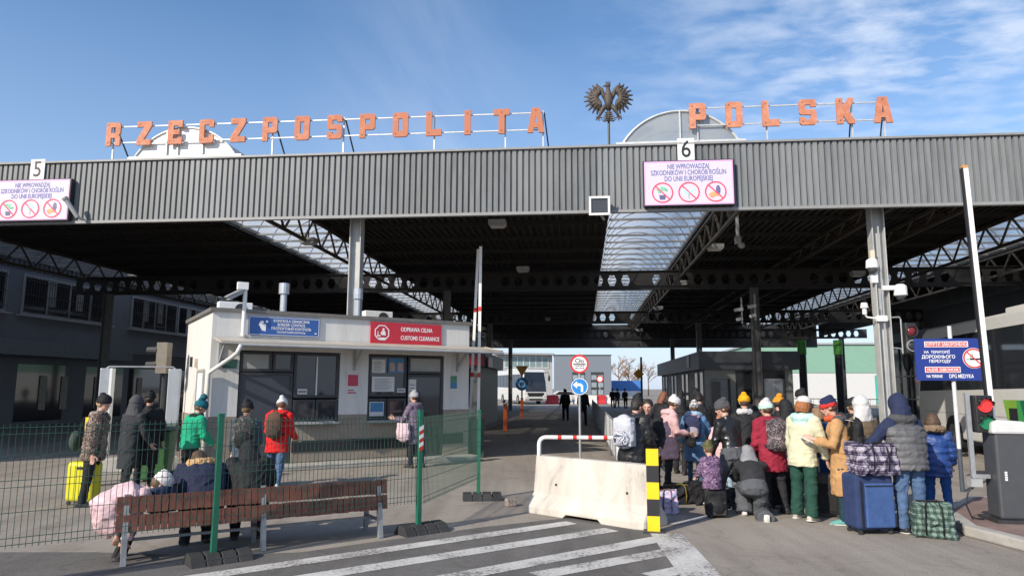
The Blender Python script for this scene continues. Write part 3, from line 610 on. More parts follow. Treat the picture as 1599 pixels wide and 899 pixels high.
mb = MB(); mb.tube([(.42, -.99, 2.66), (.36, -.95, 2.5), (.30, -.8, 2.42), (.0, -.09, 2.12), (-.03, -.07, 2.05), (-.03, -.07, .1)], .045, 8); mb.build('downpipe', M('white_pipe', (.6, .6, .58), .5, var=.1), aw, smooth=True)
flue = M('bright_flue_metal', (.52, .55, .58), .35, .5, var=.12)
for u, v in ((1.62, .55), (3.42, .5)):
    mb = MB(); mb.cyl((u, v, BH + .08), (u, v, BH + .62), .075, n=12); mb.cyl((u, v, BH + .55), (u, v, BH + .80), .12, n=14); mb.build('flue', flue, bo)
# air conditioners on the roof
for i, (u, v, lb) in enumerate(((.85, 2.2, 'white air conditioner on the booth roof behind the camera pole'), (4.6, 2.2, 'white air conditioner on the booth roof behind the red sign'))):
    r = thing('air_conditioner', lb, 'air conditioner', BP(u, v, BH + .08), BA, 'air conditioners on the booth roof')
    mb = MB(); mb.box((0, 0, .21), (.8, .28, .34)); mb.build('casing', white, r, bevel=.015)
    mb = MB(); mb.cyl((.12, -.142, .21), (.12, -.152, .21), .14, n=20); mb.build('fan_grille', dark, r)
    mb = MB(); mb.box((-.3, 0, .02), (.05, .3, .04)); mb.box((.3, 0, .02), (.05, .3, .04)); mb.build('foot_rail', steel, r)
# camera pole on the booth corner
r = thing('camera_pole', 'white pole with a tilted camera fixed to the booth front left of the blue sign', 'camera pole', BP(.62, -.1, 2.9), BA)
mb = MB(); mb.cyl((0, 0, 0), (0, 0, 1.18), .045, n=10); mb.bar((0, .1, .05), (0, 0, .05), .05); mb.build('pole', white, r)
mb = MB(); mb.box((-.06, 0, 1.1), (.22, .14, .16)); mb.build('cap_box', white, r)
mb = MB(); mb.bar((-.08, -.02, .98), (-.38, -.14, .80), .12, .1); mb.bar((-.05, -.01, 1.02), (-.42, -.15, .82), .15, .02); mb.build('camera_housing', greym, r)
# signs of the booth
bl_ = M('blue_sign_face', (.03, .10, .33), .4, var=.05); rd_ = M('red_sign_face', (.50, .022, .04), .4, var=.05); wl_ = M('white_lettering', (.8, .8, .8), .5, var=0)
r = thing('booth_sign', 'blue border control sign on the white booth', 'sign', BP(1.53, -.03, 2.95), BA)
mb = MB(); mb.box((0, 0, .20), (1.58, .03, .42)); mb.build('sign_face', bl_, r)
mb = MB(); mb.shape([rect(-.78, 0, .78, .4), rect(-.77, .01, .77, .39)], -.0175, -.0145)
for s, z, sz in (('KONTROLA GRANICZNA', .325, .088), ('BORDER CONTROL', .24, .088), ('ПАСПОРТНЫЙ КОНТРОЛЬ', .152, .086), ('ПАСПОРТНИЙ КОНТРОЛЬ', .07, .062)): mb.text(s, .15, z, sz, -.018, .004, .010, wide=.80)
mb.ell((-.50, -.018, .28), (.035, .004, .035), n=10, k=6); mb.prism([(-.58, .22), (-.54, .31), (-.50, .24), (-.42, .24), (-.42, .08), (-.50, .10), (-.54, .17)], -.02, -.0145); mb.ell((-.40, -.018, .3), (.03, .004, .03), n=8, k=5); mb.prism([(.68, .06), (.73, .06), (.73, .085), (.68, .085)], -.02, -.0145)
mb.build('lettering', wl_, r)
r = thing('booth_sign', 'red customs clearance sign on the white booth', 'sign', BP(4.52, -.03, 2.86), BA)
mb = MB(); mb.box((0, 0, .26), (1.9, .03, .52)); mb.build('sign_face', rd_, r)
mb = MB(); mb.text('ODPRAWA CELNA', .13 - .30, .36, .145, -.018, .004, .012, align='LEFT', wide=.70); mb.text('CUSTOMS CLEARANCE', .13 - .30, .15, .145, -.018, .004, .012, align='LEFT', wide=.70)
mb.shape([circ(-.66, .26, .20, 8, pi / 8), circ(-.66, .26, .175, 8, pi / 8)], -.019, -.0145); mb.prism([(-.81, .14), (-.74, .075), (-.58, .075), (-.51, .14)], -.019, -.0145); mb.ell((-.62, -.018, .34), (.03, .004, .03), n=8, k=5); mb.prism([(-.66, .2), (-.56, .2), (-.58, .3), (-.65, .31), (-.7, .25)], -.019, -.0145); mb.prism([(-.79, .2), (-.7, .2), (-.7, .17), (-.79, .17)], -.019, -.0145); mb.prism([(-.77, .2), (-.755, .2), (-.755, .29), (-.77, .29)], -.019, -.0145)
mb.build('lettering', wl_, r)
# papers and posters
paper = M('white_paper', (.62, .62, .6), .7, var=.06)
def poster(u, z, w, h, cols, label, y=-.012):
    r = thing('poster', label, 'poster', BP(u, y, z), BA)
    mb = MB(); mb.box((0, 0, h / 2), (w, .006, h)); mb.build('sheet', cols[0], r)
    mb = MB()
    for (x0, z0, x1, z1) in cols[2]: mb.box(((x0 + x1) / 2 * w, -.0055, (z0 + z1) / 2 * h), ((x1 - x0) * w, .004, (z1 - z0) * h))
    mb.build('print', cols[1], r)
tx = M('grey_print', (.22, .22, .24), .7, var=.2); bp_ = M('blue_print', (.06, .2, .38), .6, var=.2)
lines = [(-.38, .12 + .1 * i, .2 + .16 * ((i * 7) % 3) / 2, .15 + .1 * i) for i in range(8)]
poster(3.18, 1.62, .30, .5, (paper, M('poster_red', (.5, .05, .1), .6, var=.15), [(-.42, .42, .42, .95), (-.4, .08, .3, .14), (-.4, .2, .1, .25)]), 'white poster with a red block on the pillar between the windows')
poster(3.82, 2.15, .34, .32, (paper, tx, lines), 'small white notice at the top left of the customs window', .012)
poster(4.28, 2.15, .42, .36, (bp_, M('poster_skin', (.45, .3, .24), .6, var=.2), [(-.4, .1, -.1, .7), (.1, .1, .4, .7)]), 'blue picture poster in the upper customs window', .012)
poster(3.95, 1.70, .58, .36, (paper, tx, lines), 'wide white notice in the customs window', .012)
poster(4.42, 1.68, .22, .1, (paper, tx, [(-.4, .3, .4, .7)]), 'narrow white label beside the wide notice', .012)
poster(3.80, 1.12, .36, .34, (paper, bp_, [(-.45, .3, .45, .95)]), 'pale blue notice in the lower left customs pane', .012)
poster(2.0, 1.64, .22, .12, (paper, tx, [(-.4, .3, .4, .7)]), 'small white label in the border control window', .012)
poster(4.72, 1.2, .2, .8, (paper, tx, lines), 'tall white notice on the customs door glass', .012)
poster(5.86, 1.78, .18, .32, (M('sign_green', (.08, .25, .15), .5), bp_, [(-.5, 0, .5, .45)]), 'small green and blue plate on the right booth pillar', -.008)
r = thing('wall_plate', 'dark green plate under the awning beside the blue sign', 'plate', BP(.40, -.01, 2.2), BA)
mb = MB(); mb.box((0, 0, .1), (.3, .015, .2)); mb.build('plate', M('dark_green_plate', (.02, .08, .06), .5), r)
# raised pavement step in front of the booth
k = MB(); k.box((3.1, -.2, .06), (6.6, .55, .12)); o = tag(k.build('booth_step', kerb, bevel=.02), kind='structure'); o.matrix_world = BM
# ================================================================ office building on the left
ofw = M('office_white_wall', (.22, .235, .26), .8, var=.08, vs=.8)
ob = thing('office_building', 'shaded white two storey office building with barred windows on the left', 'building', CP(-23.3, 0), YAW)
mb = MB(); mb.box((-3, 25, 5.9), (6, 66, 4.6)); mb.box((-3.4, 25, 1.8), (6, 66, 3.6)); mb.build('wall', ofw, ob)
mb = MB(); mb.box((-5.2, -4.5, 7.0), (10, 22, 14.0)); mb.build('unseen_shade_wing', ofw, ob)  # unseen tall wing, added to throw shade over the left ground
mb = MB(); corr = MB()
for i in range(210): mb.box((.03, -8 + i * .3, 7.75), (.06, .18, 1.5))
mb.box((0.0, 25, 7.75), (.04, 66, 1.5)); mb.build('cladding', M('office_cladding', (.10, .10, .11), .6, var=.1), ob)
mb = MB(); mb.box((.35, 25, 8.55), (1.2, 66, .12)); mb.build('roof', dark, ob)
mb = MB(); mb.box((.55, 13, 3.45), (1.1, 12, .65)); mb.build('porch_slab', M('porch_grey', (.24, .26, .3), .7, var=.1), ob)
wfr = M('office_window_frame', (.45, .45, .47), .5, var=.05); cur = M('office_curtain', (.40, .40, .38), .8, var=.2)
def owin(v0, v1, z0, z1, bars):
    mb = MB(); n = 4; y = .02
    mb.prism([(v0, z0), (v1, z0), (v1, z1), (v0, z1)], .0, .012, axis='x'); w = mb.build('window', pane, ob)
    mb = MB()
    for i in range(n + 1): v = v0 + (v1 - v0) * i / n; mb.box((.03, v, (z0 + z1) / 2), (.05, .12, z1 - z0))
    for z in (z0, z1): mb.box((.031, (v0 + v1) / 2, z), (.055, v1 - v0 + .12, .12))
    mb.box((.1, (v0 + v1) / 2, z0 - .1), (.3, v1 - v0 + .5, .08)); mb.build('frame', wfr, w)
    if bars:
        mb = MB(); v = v0
        while v < v1: mb.cyl((.14, v, z0), (.14, v, z1), .014, n=5); v += .16
        for z in (z0 + .2, (z0 + z1) / 2, z1 - .2): mb.bar((.14, v0, z), (.14, v1, z), .03)
        mb.build('grille', dark, w)
    for f in (.3, .62): mb = MB(); mb.box((.016, v0 + (v1 - v0) * f, (z0 + z1) / 2 + .2), (.006, .5, (z1 - z0) * .7)); mb.build('curtain', cur, w)
owin(6, 11.4, 5.05, 6.75, True); owin(12.4, 18.3, 5.05, 6.75, True); owin(20.2, 24.6, 5.05, 6.75, True); owin(24.8, 28.8, 5.05, 6.75, False); owin(31, 36, 5.05, 6.75, False); owin(38, 44, 5.05, 6.75, False)
for v in (8, 13, 17.5, 21, 26, 32): mb = MB(); mb.prism([(v, .2), (v + 3, .2), (v + 3, 2.8), (v, 2.8)], -.41, -.395, axis='x'); mb.build('ground_floor_window', pane, ob)
for v in (14.6, 16, 18.4, 22): mb = MB(); mb.box((-.36, v, 1.5), (.05, .4, 1.6)); mb.build('ground_floor_blind', M('cream_blind', (.45, .42, .36), .8, var=.2), ob)
# ---------------------------------------------------------------- right side hall with dark glazing
rh = thing('glazed_hall', 'dark glazed hall with steel mullions beyond the coach on the right', 'building', CP(21.9, 0), YAW)
mb = MB(); mb.box((1.5, 13.5, 3.2), (3, 39, 6.4)); mb.build('wall', M('hall_dark_wall', (.06, .062, .066), .6, var=.15), rh)
mb = MB(); mb.prism([(-5, .3), (32.5, .3), (32.5, 4.4), (-5, 4.4)], -.02, -.005, axis='x'); gz = mb.build('glazing', glass_dark('hall_glass', (.025, .03, .033), .05), rh)
mb = MB()
for i in range(26): mb.box((-.05, -5 + i * 1.5, 2.35), (.08, .07, 4.1))
for z in (1.2, 2.6, 4.4): mb.box((-.045, 13.75, z), (.07, 37.5, .07))
mb.build('mullions', M('hall_mullion', (.12, .125, .13), .5), gz)
mb = MB(); mb.box((-.35, 13.5, 4.95), (.7, 39, .55)); mb.build('fascia', M('hall_fascia_blue', (.14, .17, .21), .55, var=.1), rh)
# ---------------------------------------------------------------- middle kiosk row (right booths)
kg = M('kiosk_grey_fascia', (.085, .09, .10), .5, var=.1, vs=2); kw = M('kiosk_panel', (.34, .33, .30), .6, var=.08)
def kiosk(name, label, u, v, w, d, h, fz, sign=None):
    r = thing(name, label, 'booth', CP(u, v), YAW)
    mb = MB(); mb.box((w / 2, d / 2, (h - fz) / 2), (w - .5, d - .5, h - fz)); mb.build('wall', kw, r)
    mb = MB(); mb.box((w / 2, d / 2, h - fz / 2), (w, d, fz)); mb.build('roof', kg, r)
    for i in range(3):
        if i == 0 and w > 3: continue
        x0 = .45 + i * (w - .9) / 3
        mb = MB(); mb.shape([rect(x0, 1.0, x0 + (w - .9) / 3 - .12, h - fz - .05), rect(x0 + .06, 1.06, x0 + (w - .9) / 3 - .18, h - fz - .11)], .215, .245); f = mb.build('window', alu, r)
        mb = MB(); mb.box((x0 + (w - .9) / 6 - .06, .238, (1.06 + h - fz - .11) / 2), ((w - .9) / 3 - .24, .008, h - fz - 1.17)); mb.build('pane', pane, f)
    n = int(d / 1.5)
    for i in range(n):
        y0 = .5 + i * (d - 1) / n
        if i % 3 == 2: continue
        mb = MB(); z0 = 1.0 if i % 2 else .1
        mb.shape([rect(y0, z0, y0 + 1.0, h - fz - .05), rect(y0 + .06, z0 + .06, y0 + .94, h - fz - .11)], .0, .03); mb.v = [(.25 - b_, a, c_) for a, b_, c_ in mb.v]; f = mb.build('window', alu, r)
        mb = MB(); mb.box((.236, y0 + .5, (z0 + h - fz) / 2), (.008, .88, h - fz - z0 - .18)); mb.build('pane', pane, f)
    mb = MB(); mb.box((w / 2, d / 2, .08), (w - .1, d - .1, .16)); mb.build('base', kerb, r)
    return r
ka = kiosk('control_booth', 'low grey control booth behind the crowd with a deep dark roof fascia', 6.55, 13.7, 4.1, 17, 3.35, .75)
mb = MB(); mb.prism([(2.6, 2.75), (3.5, 2.75), (3.5, 3.3), (2.6, 3.3)], -.03, -.01, axis='x'); mb.build('lane_sign', M('navy_sign', (.03, .06, .14), .4), ka)
kb = kiosk('control_booth', 'narrow dark control booth with red sign boards left of the roadway', -4.95, 13.2, 2.5, 7, 3.3, .6)
mb = MB(); mb.box((2.61, .9, 2.9), (.03, 1.4, .42)); mb.box((1.7, -.02, 2.95), (1.5, .03, .42)); mb.build('red_sign', rd_, kb)
# metal cabinets before the kiosk
cabm = M('cabinet_grey', (.20, .21, .22), .45, .3, var=.08)
for px, y, lb, dk in ((1126, 25.4, 'tall grey metal cabinet behind the leather jacket', .6), (1211, 25.0, 'tall pale metal cabinet with louvred panel right of the other cabinet', 1.)):
    p = AT(px, 640, y); r = thing('metal_cabinet', lb, 'cabinet', (p.x, y, 0), YAW - .35, 'cabinets before the control booth')
    mb = MB(); mb.box((0, 0, 1.1), (.62, .6, 2.1)); mb.build('case', cabm if dk == 1. else M('cabinet_dark', (.10, .105, .115), .45, .3), r, bevel=.02)
    mb = MB(); mb.box((-.1, -.31, 1.1), (.3, .02, 1.9)); mb.build('door', greym if dk == 1. else dark, r)
    mb = MB(); mb.box((0, 0, .03), (.7, .68, .06)); mb.build('base', dark, r)
r = thing('concrete_block', 'low grey concrete block at the foot of the shaded column', 'block', CP(8.75, 12.4), YAW)
mb = MB(); mb.box((0, 0, .6), (1.3, .5, 1.2)); mb.build('block', M('block_concrete', (.24, .25, .26), .85, var=.15), r, bevel=.04)
# ---------------------------------------------------------------- far buildings, trees
fg = M('far_grey_cladding', (.16, .185, .22), .6, var=.05)
p = AT(910, 620, 108); r = thing('grey_hall', 'dark grey flat roofed hall far away beyond the canopy', 'building', (p.x, 108, 0), radians(-4))
mb = MB(); mb.box((0, 6, 3.35), (8.6, 12, 6.7)); mb.build('wall', fg, r)
mb = MB(); mb.box((0, 6, 6.75), (8.8, 12.2, .12)); mb.build('roof', dark, r)
for x in (-.6, 2.2):
    mb = MB(); mb.box((x, -.02, 2.1), (1.9, .06, 4.2)); d = mb.build('door', dark, r)
    for i in range(3):
        for j in range(2): mb = MB(); mb.box((x - .5 + j * 1., -.06, 1.2 + i * 1.1), (.75, .02, .7)); mb.build('pane', M('far_pane', (.25, .3, .33), .2), d)
p = AT(828, 570, 120); r = thing('glass_fronted_building', 'pale far building with a glazed upper floor behind the white coach', 'building', (p.x, 120, 0), radians(8))
mb = MB(); mb.box((-1, 6, 3.6), (9.5, 12, 7.2)); mb.build('wall', M('far_white_wall', (.38, .39, .40), .7, var=.05), r)
mb = MB(); mb.box((-.6, -.04, 6.1), (7.6, .06, 1.9)); g_ = mb.build('window', M('far_green_glass', (.2, .27, .28), .1), r)
mb = MB()
for i in range(8): mb.box((-4.3 + i * 1.05, -.09, 6.1), (.08, .05, 1.9))
for z in (5.15, 7.05): mb.box((-.62, -.10, z), (7.5, .05, .1))
mb.build('frame', white, g_)
mb = MB(); mb.box((-1, 5, 7.4), (9.8, 12.4, .3)); mb.build('roof', M('far_roof', (.3, .3, .3), .7), r)
p = AT(1300, 600, 84); r = thing('green_hall', 'green and white hall with a turquoise door seen under the right roof', 'building', (p.x, 84, 0), radians(-6)); r.scale = (1.36, 1.36, 1.36)
mb = MB(); mb.box((0, 8, 1.35), (13, 16, 2.7)); mb.build('wall', M('hall_white_panel', (.56, .56, .55), .6, var=.05), r)
mb = MB(); mb.box((0, 8, 3.9), (13.1, 16.1, 2.4)); mb.build('upper_wall', M('hall_green_panel', (.20, .36, .27), .6, var=.06), r)
mb = MB(); mb.box((4.6, -.05, 1.3), (2.2, .08, 2.4)); mb.build('door', M('turquoise_door', (.03, .38, .34), .5), r)
mb = MB(); mb.box((0, 8, 5.2), (13.4, 16.4, .16)); mb.build('roof', greym, r)
for px, lb in ((1255, 'bright green post before the green hall'), (1312, 'second green post right of the first')):
    p = AT(px, 600, 50); r = thing('green_post', lb, 'post', (p.x, 50, 0), 0, 'posts before the green hall')
    mb = MB(); mb.cyl((0, 0, 0), (0, 0, 4.2), .26, n=10); mb.build('post', dark, r); mb = MB(); mb.cyl((0, 0, 4.2), (0, 0, 5.2), .30, n=10); mb.build('head', M('lime_green', (.08, .34, .05), .5), r)
# railing before the green hall
def railing(name, p, q, h, label, mat, pitch=.14, group=None, posts=2.2):
    p = Vector(p); q = Vector(q); L = (q - p).length; a = atan2(q.y - p.y, q.x - p.x)
    r = thing(name, label, 'railing', p, a, group)
    mb = MB(); x = pitch
    while x < L: mb.cyl((x, 0, .12), (x, 0, h - .04), .009, n=4); x += pitch
    mb.build('bars', mat, r)
    mb = MB(); mb.bar((0, 0, h - .02), (L, 0, h - .02), .04); mb.bar((0, 0, .12), (L, 0, .12), .03); mb.build('rails', mat, r)
    n = max(1, int(L / posts))
    for i in range(n + 1): mb = MB(); mb.bar((L * i / n, 0, 0), (L * i / n, 0, h + .04), .06); mb.build('post', mat, r)
    return r
a_ = AT(1180, 640, 44); b_ = AT(1420, 640, 40); railing('railing', (a_.x, a_.y, 0), (b_.x, b_.y, 0), 1.25, 'dark railing before the green and white hall', dark, pitch=.30)
# blue hoarding
p = AT(978, 600, 118); r = thing('blue_hoarding', 'bright blue panel hoarding with a pale base far beyond the canopy', 'hoarding', (p.x, 118, 0), 0)
mb = MB(); mb.box((0, 0, 2.2), (5.2, .1, 1.7)); mb.build('panel', M('hoarding_blue', (.06, .2, .55), .5, var=.1), r)
mb = MB()
for x in (-2.4, 0, 2.4): mb.box((x, .1, 1.5), (.15, .15, 3))
mb.build('frame', greym, r)
mb = MB(); mb.box((0, 0, .9), (5.4, .12, .8)); mb.build('base_panel', white, r)
# bare trees
bark = M('bare_bark', (.16, .11, .08), .9, var=.2); twig = M('brown_twigs', (.26, .15, .10), .9, var=.3, vs=.4)
def tree(x, y, h, seed, label):
    q = random.Random(seed); r = thing('bare_tree', label, 'tree', (x, y, 0), 0, 'bare trees on the skyline')
    mb = MB(); tw = MB(); mb.tube([(0, 0, 0), (.1, 0, h * .3), (0, .1, h * .55), (.1, 0, h * .85)], [h * .022, h * .017, h * .01, h * .004], 7)
    def br(p, d, l, rad, k):
        e = p + d * l; (mb if k > 1 else tw).tube([p, p.lerp(e, .5) + Vector((q.uniform(-.04, .04) * l, q.uniform(-.04, .04) * l, .04 * l)), e], [rad, rad * .8, rad * .5], 5 if k > 1 else 3)
        if k == 0: return
        for i in range(4 if k > 1 else 7):
            t_ = q.uniform(.35, 1); v = Vector((d.x + q.uniform(-.8, .8), d.y + q.uniform(-.8, .8), d.z + q.uniform(-.3, .6))).normalized()
            br(p.lerp(e, t_), v, l * q.uniform(.45, .7), rad * .55, k - 1)
    for i in range(9):
        t_ = q.uniform(.25, .8); a = q.uniform(0, 6.28); br(Vector((.05, 0, h * t_)), Vector((cos(a), sin(a), q.uniform(.4, 1.1))).normalized(), h * .3 * (1.25 - t_ * .6), h * .009, 2)
    mb.build('trunk', bark, r); tw.build('crown', twig, r)
for i, (px, y, h) in enumerate(((948, 190, 8), (966, 170, 9.5), (982, 165, 9), (996, 180, 8.5), (1012, 175, 8))):
    p = AT(px, 600, y); tree(p.x, y, h, i + 3, ['smallest bare brown tree on the skyline left of the hoarding', 'tall bare brown tree above the blue hoarding', 'round bare brown tree above the hoarding right half', 'bare brown tree right of the blue hoarding', 'bare tree partly behind the low grey booth'][i])
# ================================================================ vehicles
tyre = M('tyre_rubber', (.02, .02, .02), .85); rim = M('wheel_rim', (.35, .35, .36), .4, .7)
cglass = glass_dark('coach_glass', (.02, .024, .03), .04); cwhite = M('coach_white_paint', (.62, .62, .60), .3, var=.04, coat=.4)
def wheel(parent, x, y, r_, side):
    mb = MB(); mb.cyl((x, y, r_), (x, y + side * .28, r_), r_, n=24); w = mb.build('wheel', tyre, parent)
    mb = MB(); mb.lathe([(r_ * .62, 0), (r_ * .55, .03), (r_ * .2, .06), (r_ * .15, .10)], n=18); mb.v = [(x + a, y - side * (c_ - .01) if side < 0 else y - c_ + .0, r_ + b_) for a, b_, c_ in mb.v] if side > 0 else [(x + a, y - c_ , r_ + b_) for a, b_, c_ in mb.v]
    mb.build('rim', rim, w)
def coach(name, label, loc, rz, L=12.2, H=3.7, stripes=False):
    """nose towards +x, sides at y = -1.27 and 1.27"""
    r = thing(name, label, 'coach', loc, rz); Wd = 2.55
    prof = [(-L / 2, .38), (L / 2 - .15, .38), (L / 2, .62), (L / 2, 1.35), (L / 2 - .22, 2.4), (L / 2 - .75, H - .15), (L / 2 - 1.1, H), (-L / 2 + .3, H), (-L / 2, H - .3)]
    mb = MB(); mb.prism(prof, -Wd / 2, Wd / 2); mb.build('body', cwhite, r, bevel=.07, seg=3)
    for s in (-1, 1):
        y = s * (Wd / 2 + .004)
        mb = MB(); o = [(-L / 2 + .3, 1.9), (L / 2 - .25, 1.75), (L / 2 - .52, 2.5), (L / 2 - .95, 3.34), (-L / 2 + .3, 3.34)]; mb.prism(o, y - .006, y + .006); g_ = mb.build('side_window', cglass, r)
        mb = MB()
        for i in range(7): x = -L / 2 + 1.9 + i * 1.55; mb.box((x, s * (Wd / 2 + .012), 2.6), (.05, .012, 1.4))
        mb.build('window_bar', black, g_)
        mb = MB()
        for x in (-L / 2 + 3.0, L / 2 - 2.7): mb.shape([[(x + .62 * cos(pi * i / 12), .40 + .66 * sin(pi * i / 12)) for i in range(13)]], s * (Wd / 2 + .001), s * (Wd / 2 + .008))
        mb.build('wheel_arch', black, r)
        for x in (-L / 2 + 3.0, L / 2 - 2.7): wheel(r, x, s * (Wd / 2 - .02) + (.01 if s < 0 else -.01) + s * .03, .5, -s) if False else None
        for x in (-L / 2 + 3.0, L / 2 - 2.7):
            mb = MB(); mb.cyl((x, s * (Wd / 2 - .25), .5), (x, s * (Wd / 2 + .02), .5), .5, n=24); w = mb.build('wheel', tyre, r)
            mb = MB(); mb.cyl((x, s * (Wd / 2 + .02), .5), (x, s * (Wd / 2 + .03), .5), .31, n=20); mb.cyl((x, s * (Wd / 2 + .03), .5), (x, s * (Wd / 2 + .06), .5), .15, .10, 14); mb.build('rim', rim, w)
        mb = MB(); mb.box((0, s * (Wd / 2 + .002), 1.12), (L - 1, .008, .02)); mb.box((0, s * (Wd / 2 + .002), .74), (L - 6.8, .008, .015)); mb.build('panel_seam', greym, r)
        mb = MB(); mb.tube([(L / 2 - .7, s * 1.2, H - .4), (L / 2 + .1, s * 1.35, H - .3), (L / 2 + .38, s * 1.4, H - .6)], .035, 7); mb.ell((L / 2 + .4, s * 1.4, H - .98), (.1, .13, .36)); mb.build('mirror', black, r, smooth=True)
        mb = MB(); mb.ell((L / 2 - .06, s * .95, .92), (.12, .22, .11)); mb.build('headlight', M('headlight_glass', (.7, .72, .75), .1), r, smooth=True)
    mb = MB(); a = [(L / 2 + .012, 1.40), (L / 2 - .21, 2.42), (L / 2 - .74, H - .22)]
    for (x0, z0), (x1, z1) in zip(a, a[1:]): mb.quad((x0, -1.17, z0), (x0, 1.17, z0), (x1, 1.17, z1), (x1, -1.17, z1)); 
    mb.v = [(x + .012, y, z + .01) for x, y, z in mb.v]; ws = mb.build('windscreen', cglass, r)
    mb = MB(); mb.bar((L / 2 + .05, -.1, 1.45), (L / 2 - .10, -.75, 2.1), .02, .03); mb.bar((L / 2 + .05, .3, 1.45), (L / 2 - .10, -.3, 2.1), .02, .03); mb.build('wiper', black, ws)
    mb = MB(); mb.box((L / 2 + .005, 0, 1.08), (.03, 1.9, .40)); mb.build('nose_panel', black, r); mb = MB(); mb.box((L / 2 + .0, 0, .56), (.06, 1.5, .2)); mb.build('grille', dark, r)
    mb = MB(); mb.box((-1, 0, H + .1), (3.4, 1.7, .22)); mb.build('roof_unit', cwhite, r, bevel=.05)
    if stripes:
        for i, (x, c) in enumerate(((0, 'coach_dark_green'), (.42, 'coach_mid_green'), (.84, 'coach_lime'))):
            mat = M(c, ((.02, .16, .09), (.05, .32, .09), (.22, .42, .05))[i], .35, var=.05)
            mb = MB(); mb.prism([(-1.2 + x, .80), (-.82 + x, .80), (-.62 + x, 1.55), (-1.3 + x, 1.55)], Wd / 2 + .002, Wd / 2 + .012); mb.build('green_stripe', mat, r)
        mb = MB(); mb.box((-.25, Wd / 2 + .006, 1.15), (.42, .016, .4)); mb.build('hatch_window', black, r)
    return r
p = AT(840, 620, 79); coach('white_coach', 'white coach facing the camera far down the middle lane', (p.x - 1.9, 79 + 6.0, 0), radians(-74), H=3.85)
coach('parked_coach', 'pale grey coach with green stripes parked side on at the right', (13.55, 17.6, 0), radians(79), stripes=True)
# small white car near the grey hall
p = AT(898, 625, 88); r = thing('white_car', 'small white car by the red and white barriers', 'car', (p.x - 1, 90, 0), radians(5))
mb = MB(); mb.prism([(-2.1, .35), (2.1, .35), (2.15, .8), (1.3, .95), (.6, 1.42), (-1.0, 1.45), (-1.8, .98), (-2.15, .9)], -.85, .85); mb.build('body', cwhite, r, bevel=.08)
mb = MB(); mb.prism([(-1.55, .98), (1.1, .98), (.55, 1.36), (-.95, 1.38)], -.862, .862); mb.build('window', cglass, r)
for x in (-1.3, 1.3):
    for y in (-.8, .8): mb = MB(); mb.cyl((x, y - .09, .32), (x, y + .09, .32), .32, n=16); mb.build('wheel', tyre, r)
# plastic road barriers
def pbar(x, y, rz, mat, label):
    r = thing('plastic_barrier', label, 'road barrier', (x, y, 0), rz, 'water filled road barriers')
    mb = MB(); mb.prism([(-.3, 0), (.3, 0), (.3, .15), (.13, .45), (.11, 1.0), (-.11, 1.0), (-.13, .45), (-.3, .15)], -.75, .75, axis='x') if False else mb.prism([(-.3, 0), (.3, 0), (.3, .15), (.13, .45), (.11, 1.0), (-.11, 1.0), (-.13, .45), (-.3, .15)], -.75, .75, axis='x')
    mb.build('barrier', mat, r, bevel=.03)
pw = M('barrier_white_plastic', (.7, .68, .66), .5, var=.05); pr = M('barrier_red_plastic', (.55, .03, .04), .5, var=.1)
for i, px in enumerate((862, 884, 906, 922, 936, 950)):
    p = AT(px, 630, 82 + i * .3); pbar(p.x, 82 + i * .3, radians(2), (pr, pw, pw, pw, pr, pw)[i], ('red barrier beside the white coach', 'white barrier left of the white car', 'white barrier under the round signs', 'white barrier between the sign pole and the second red one', 'red barrier below the far grey hall', 'white barrier at the right end of the row')[i])
# ================================================================ road furniture in the middle
# concrete barrier
conc = M('pale_concrete', (.54, .48, .40), .85, var=.06, vs=2.5, bump=.25, bs=22)
t = conc.node_tree; b = t.nodes['Principled BSDF']; tcn = N(t, 'ShaderNodeTexCoord')
n1 = N(t, 'ShaderNodeTexNoise'); n1.inputs['Scale'].default_value = 2.3; n1.inputs['Detail'].default_value = 8; n1.inputs['Roughness'].default_value = .7; n1.inputs['Distortion'].default_value = .8
mp = N(t, 'ShaderNodeMapping'); mp.inputs['Scale'].default_value = (1, 1, .45); t.links.new(tcn.outputs['Object'], mp.inputs[0]); t.links.new(mp.outputs[0], n1.inputs['Vector'])
vo = N(t, 'ShaderNodeTexVoronoi'); vo.inputs['Scale'].default_value = 38; t.links.new(tcn.outputs['Object'], vo.inputs['Vector'])
m1 = N(t, 'ShaderNodeMix', data_type='RGBA', blend_type='MULTIPLY'); m1.inputs[0].default_value = 1
t.links.new(ramp(t, [(.30, (.24, .22, .19)), (.42, (.47, .43, .38)), (.62, (.59, .545, .48)), (.8, (.65, .605, .54))], n1.outputs[0]).outputs[0], m1.inputs[6])
t.links.new(ramp(t, [(.06, (.62, .60, .58)), (.12, (1, 1, 1))], vo.outputs['Distance']).outputs[0], m1.inputs[7]); t.links.new(m1.outputs[2], b.inputs['Base Color'])
pa, pb = G(822, 800), G(1005, 829); dv = pb - pa; ang = atan2(dv.y, dv.x); L = dv.length
jb = thing('concrete_barrier', 'cream concrete traffic barrier with a slot under its middle and a chipped right corner', 'concrete barrier', pa, ang)
prof = [(0, 0), (0, .10), (.16, .28), (.22, .80), (.38, .80), (.44, .28), (.60, .10), (.60, 0)]
mb = MB(); n = 16; slot = (.50 * L - .27, .50 * L + .27)
xs = [0, .04, slot[0] - .06, slot[0], slot[1], slot[1] + .06, L - .14, L - .02, L]
def ring(x):
    bot = .05 if slot[0] - .01 <= x <= slot[1] + .01 else 0.; chip = .0 if x < L - .1 else .05 if x < L - .01 else .09
    return [(x, a + (chip * .8 if b_ < .2 and a < .3 else 0), max(b_, bot) - (chip * .25 if b_ > .7 else 0)) for a, b_ in prof]
o = len(mb.v)
for x in xs: mb.v += ring(x)
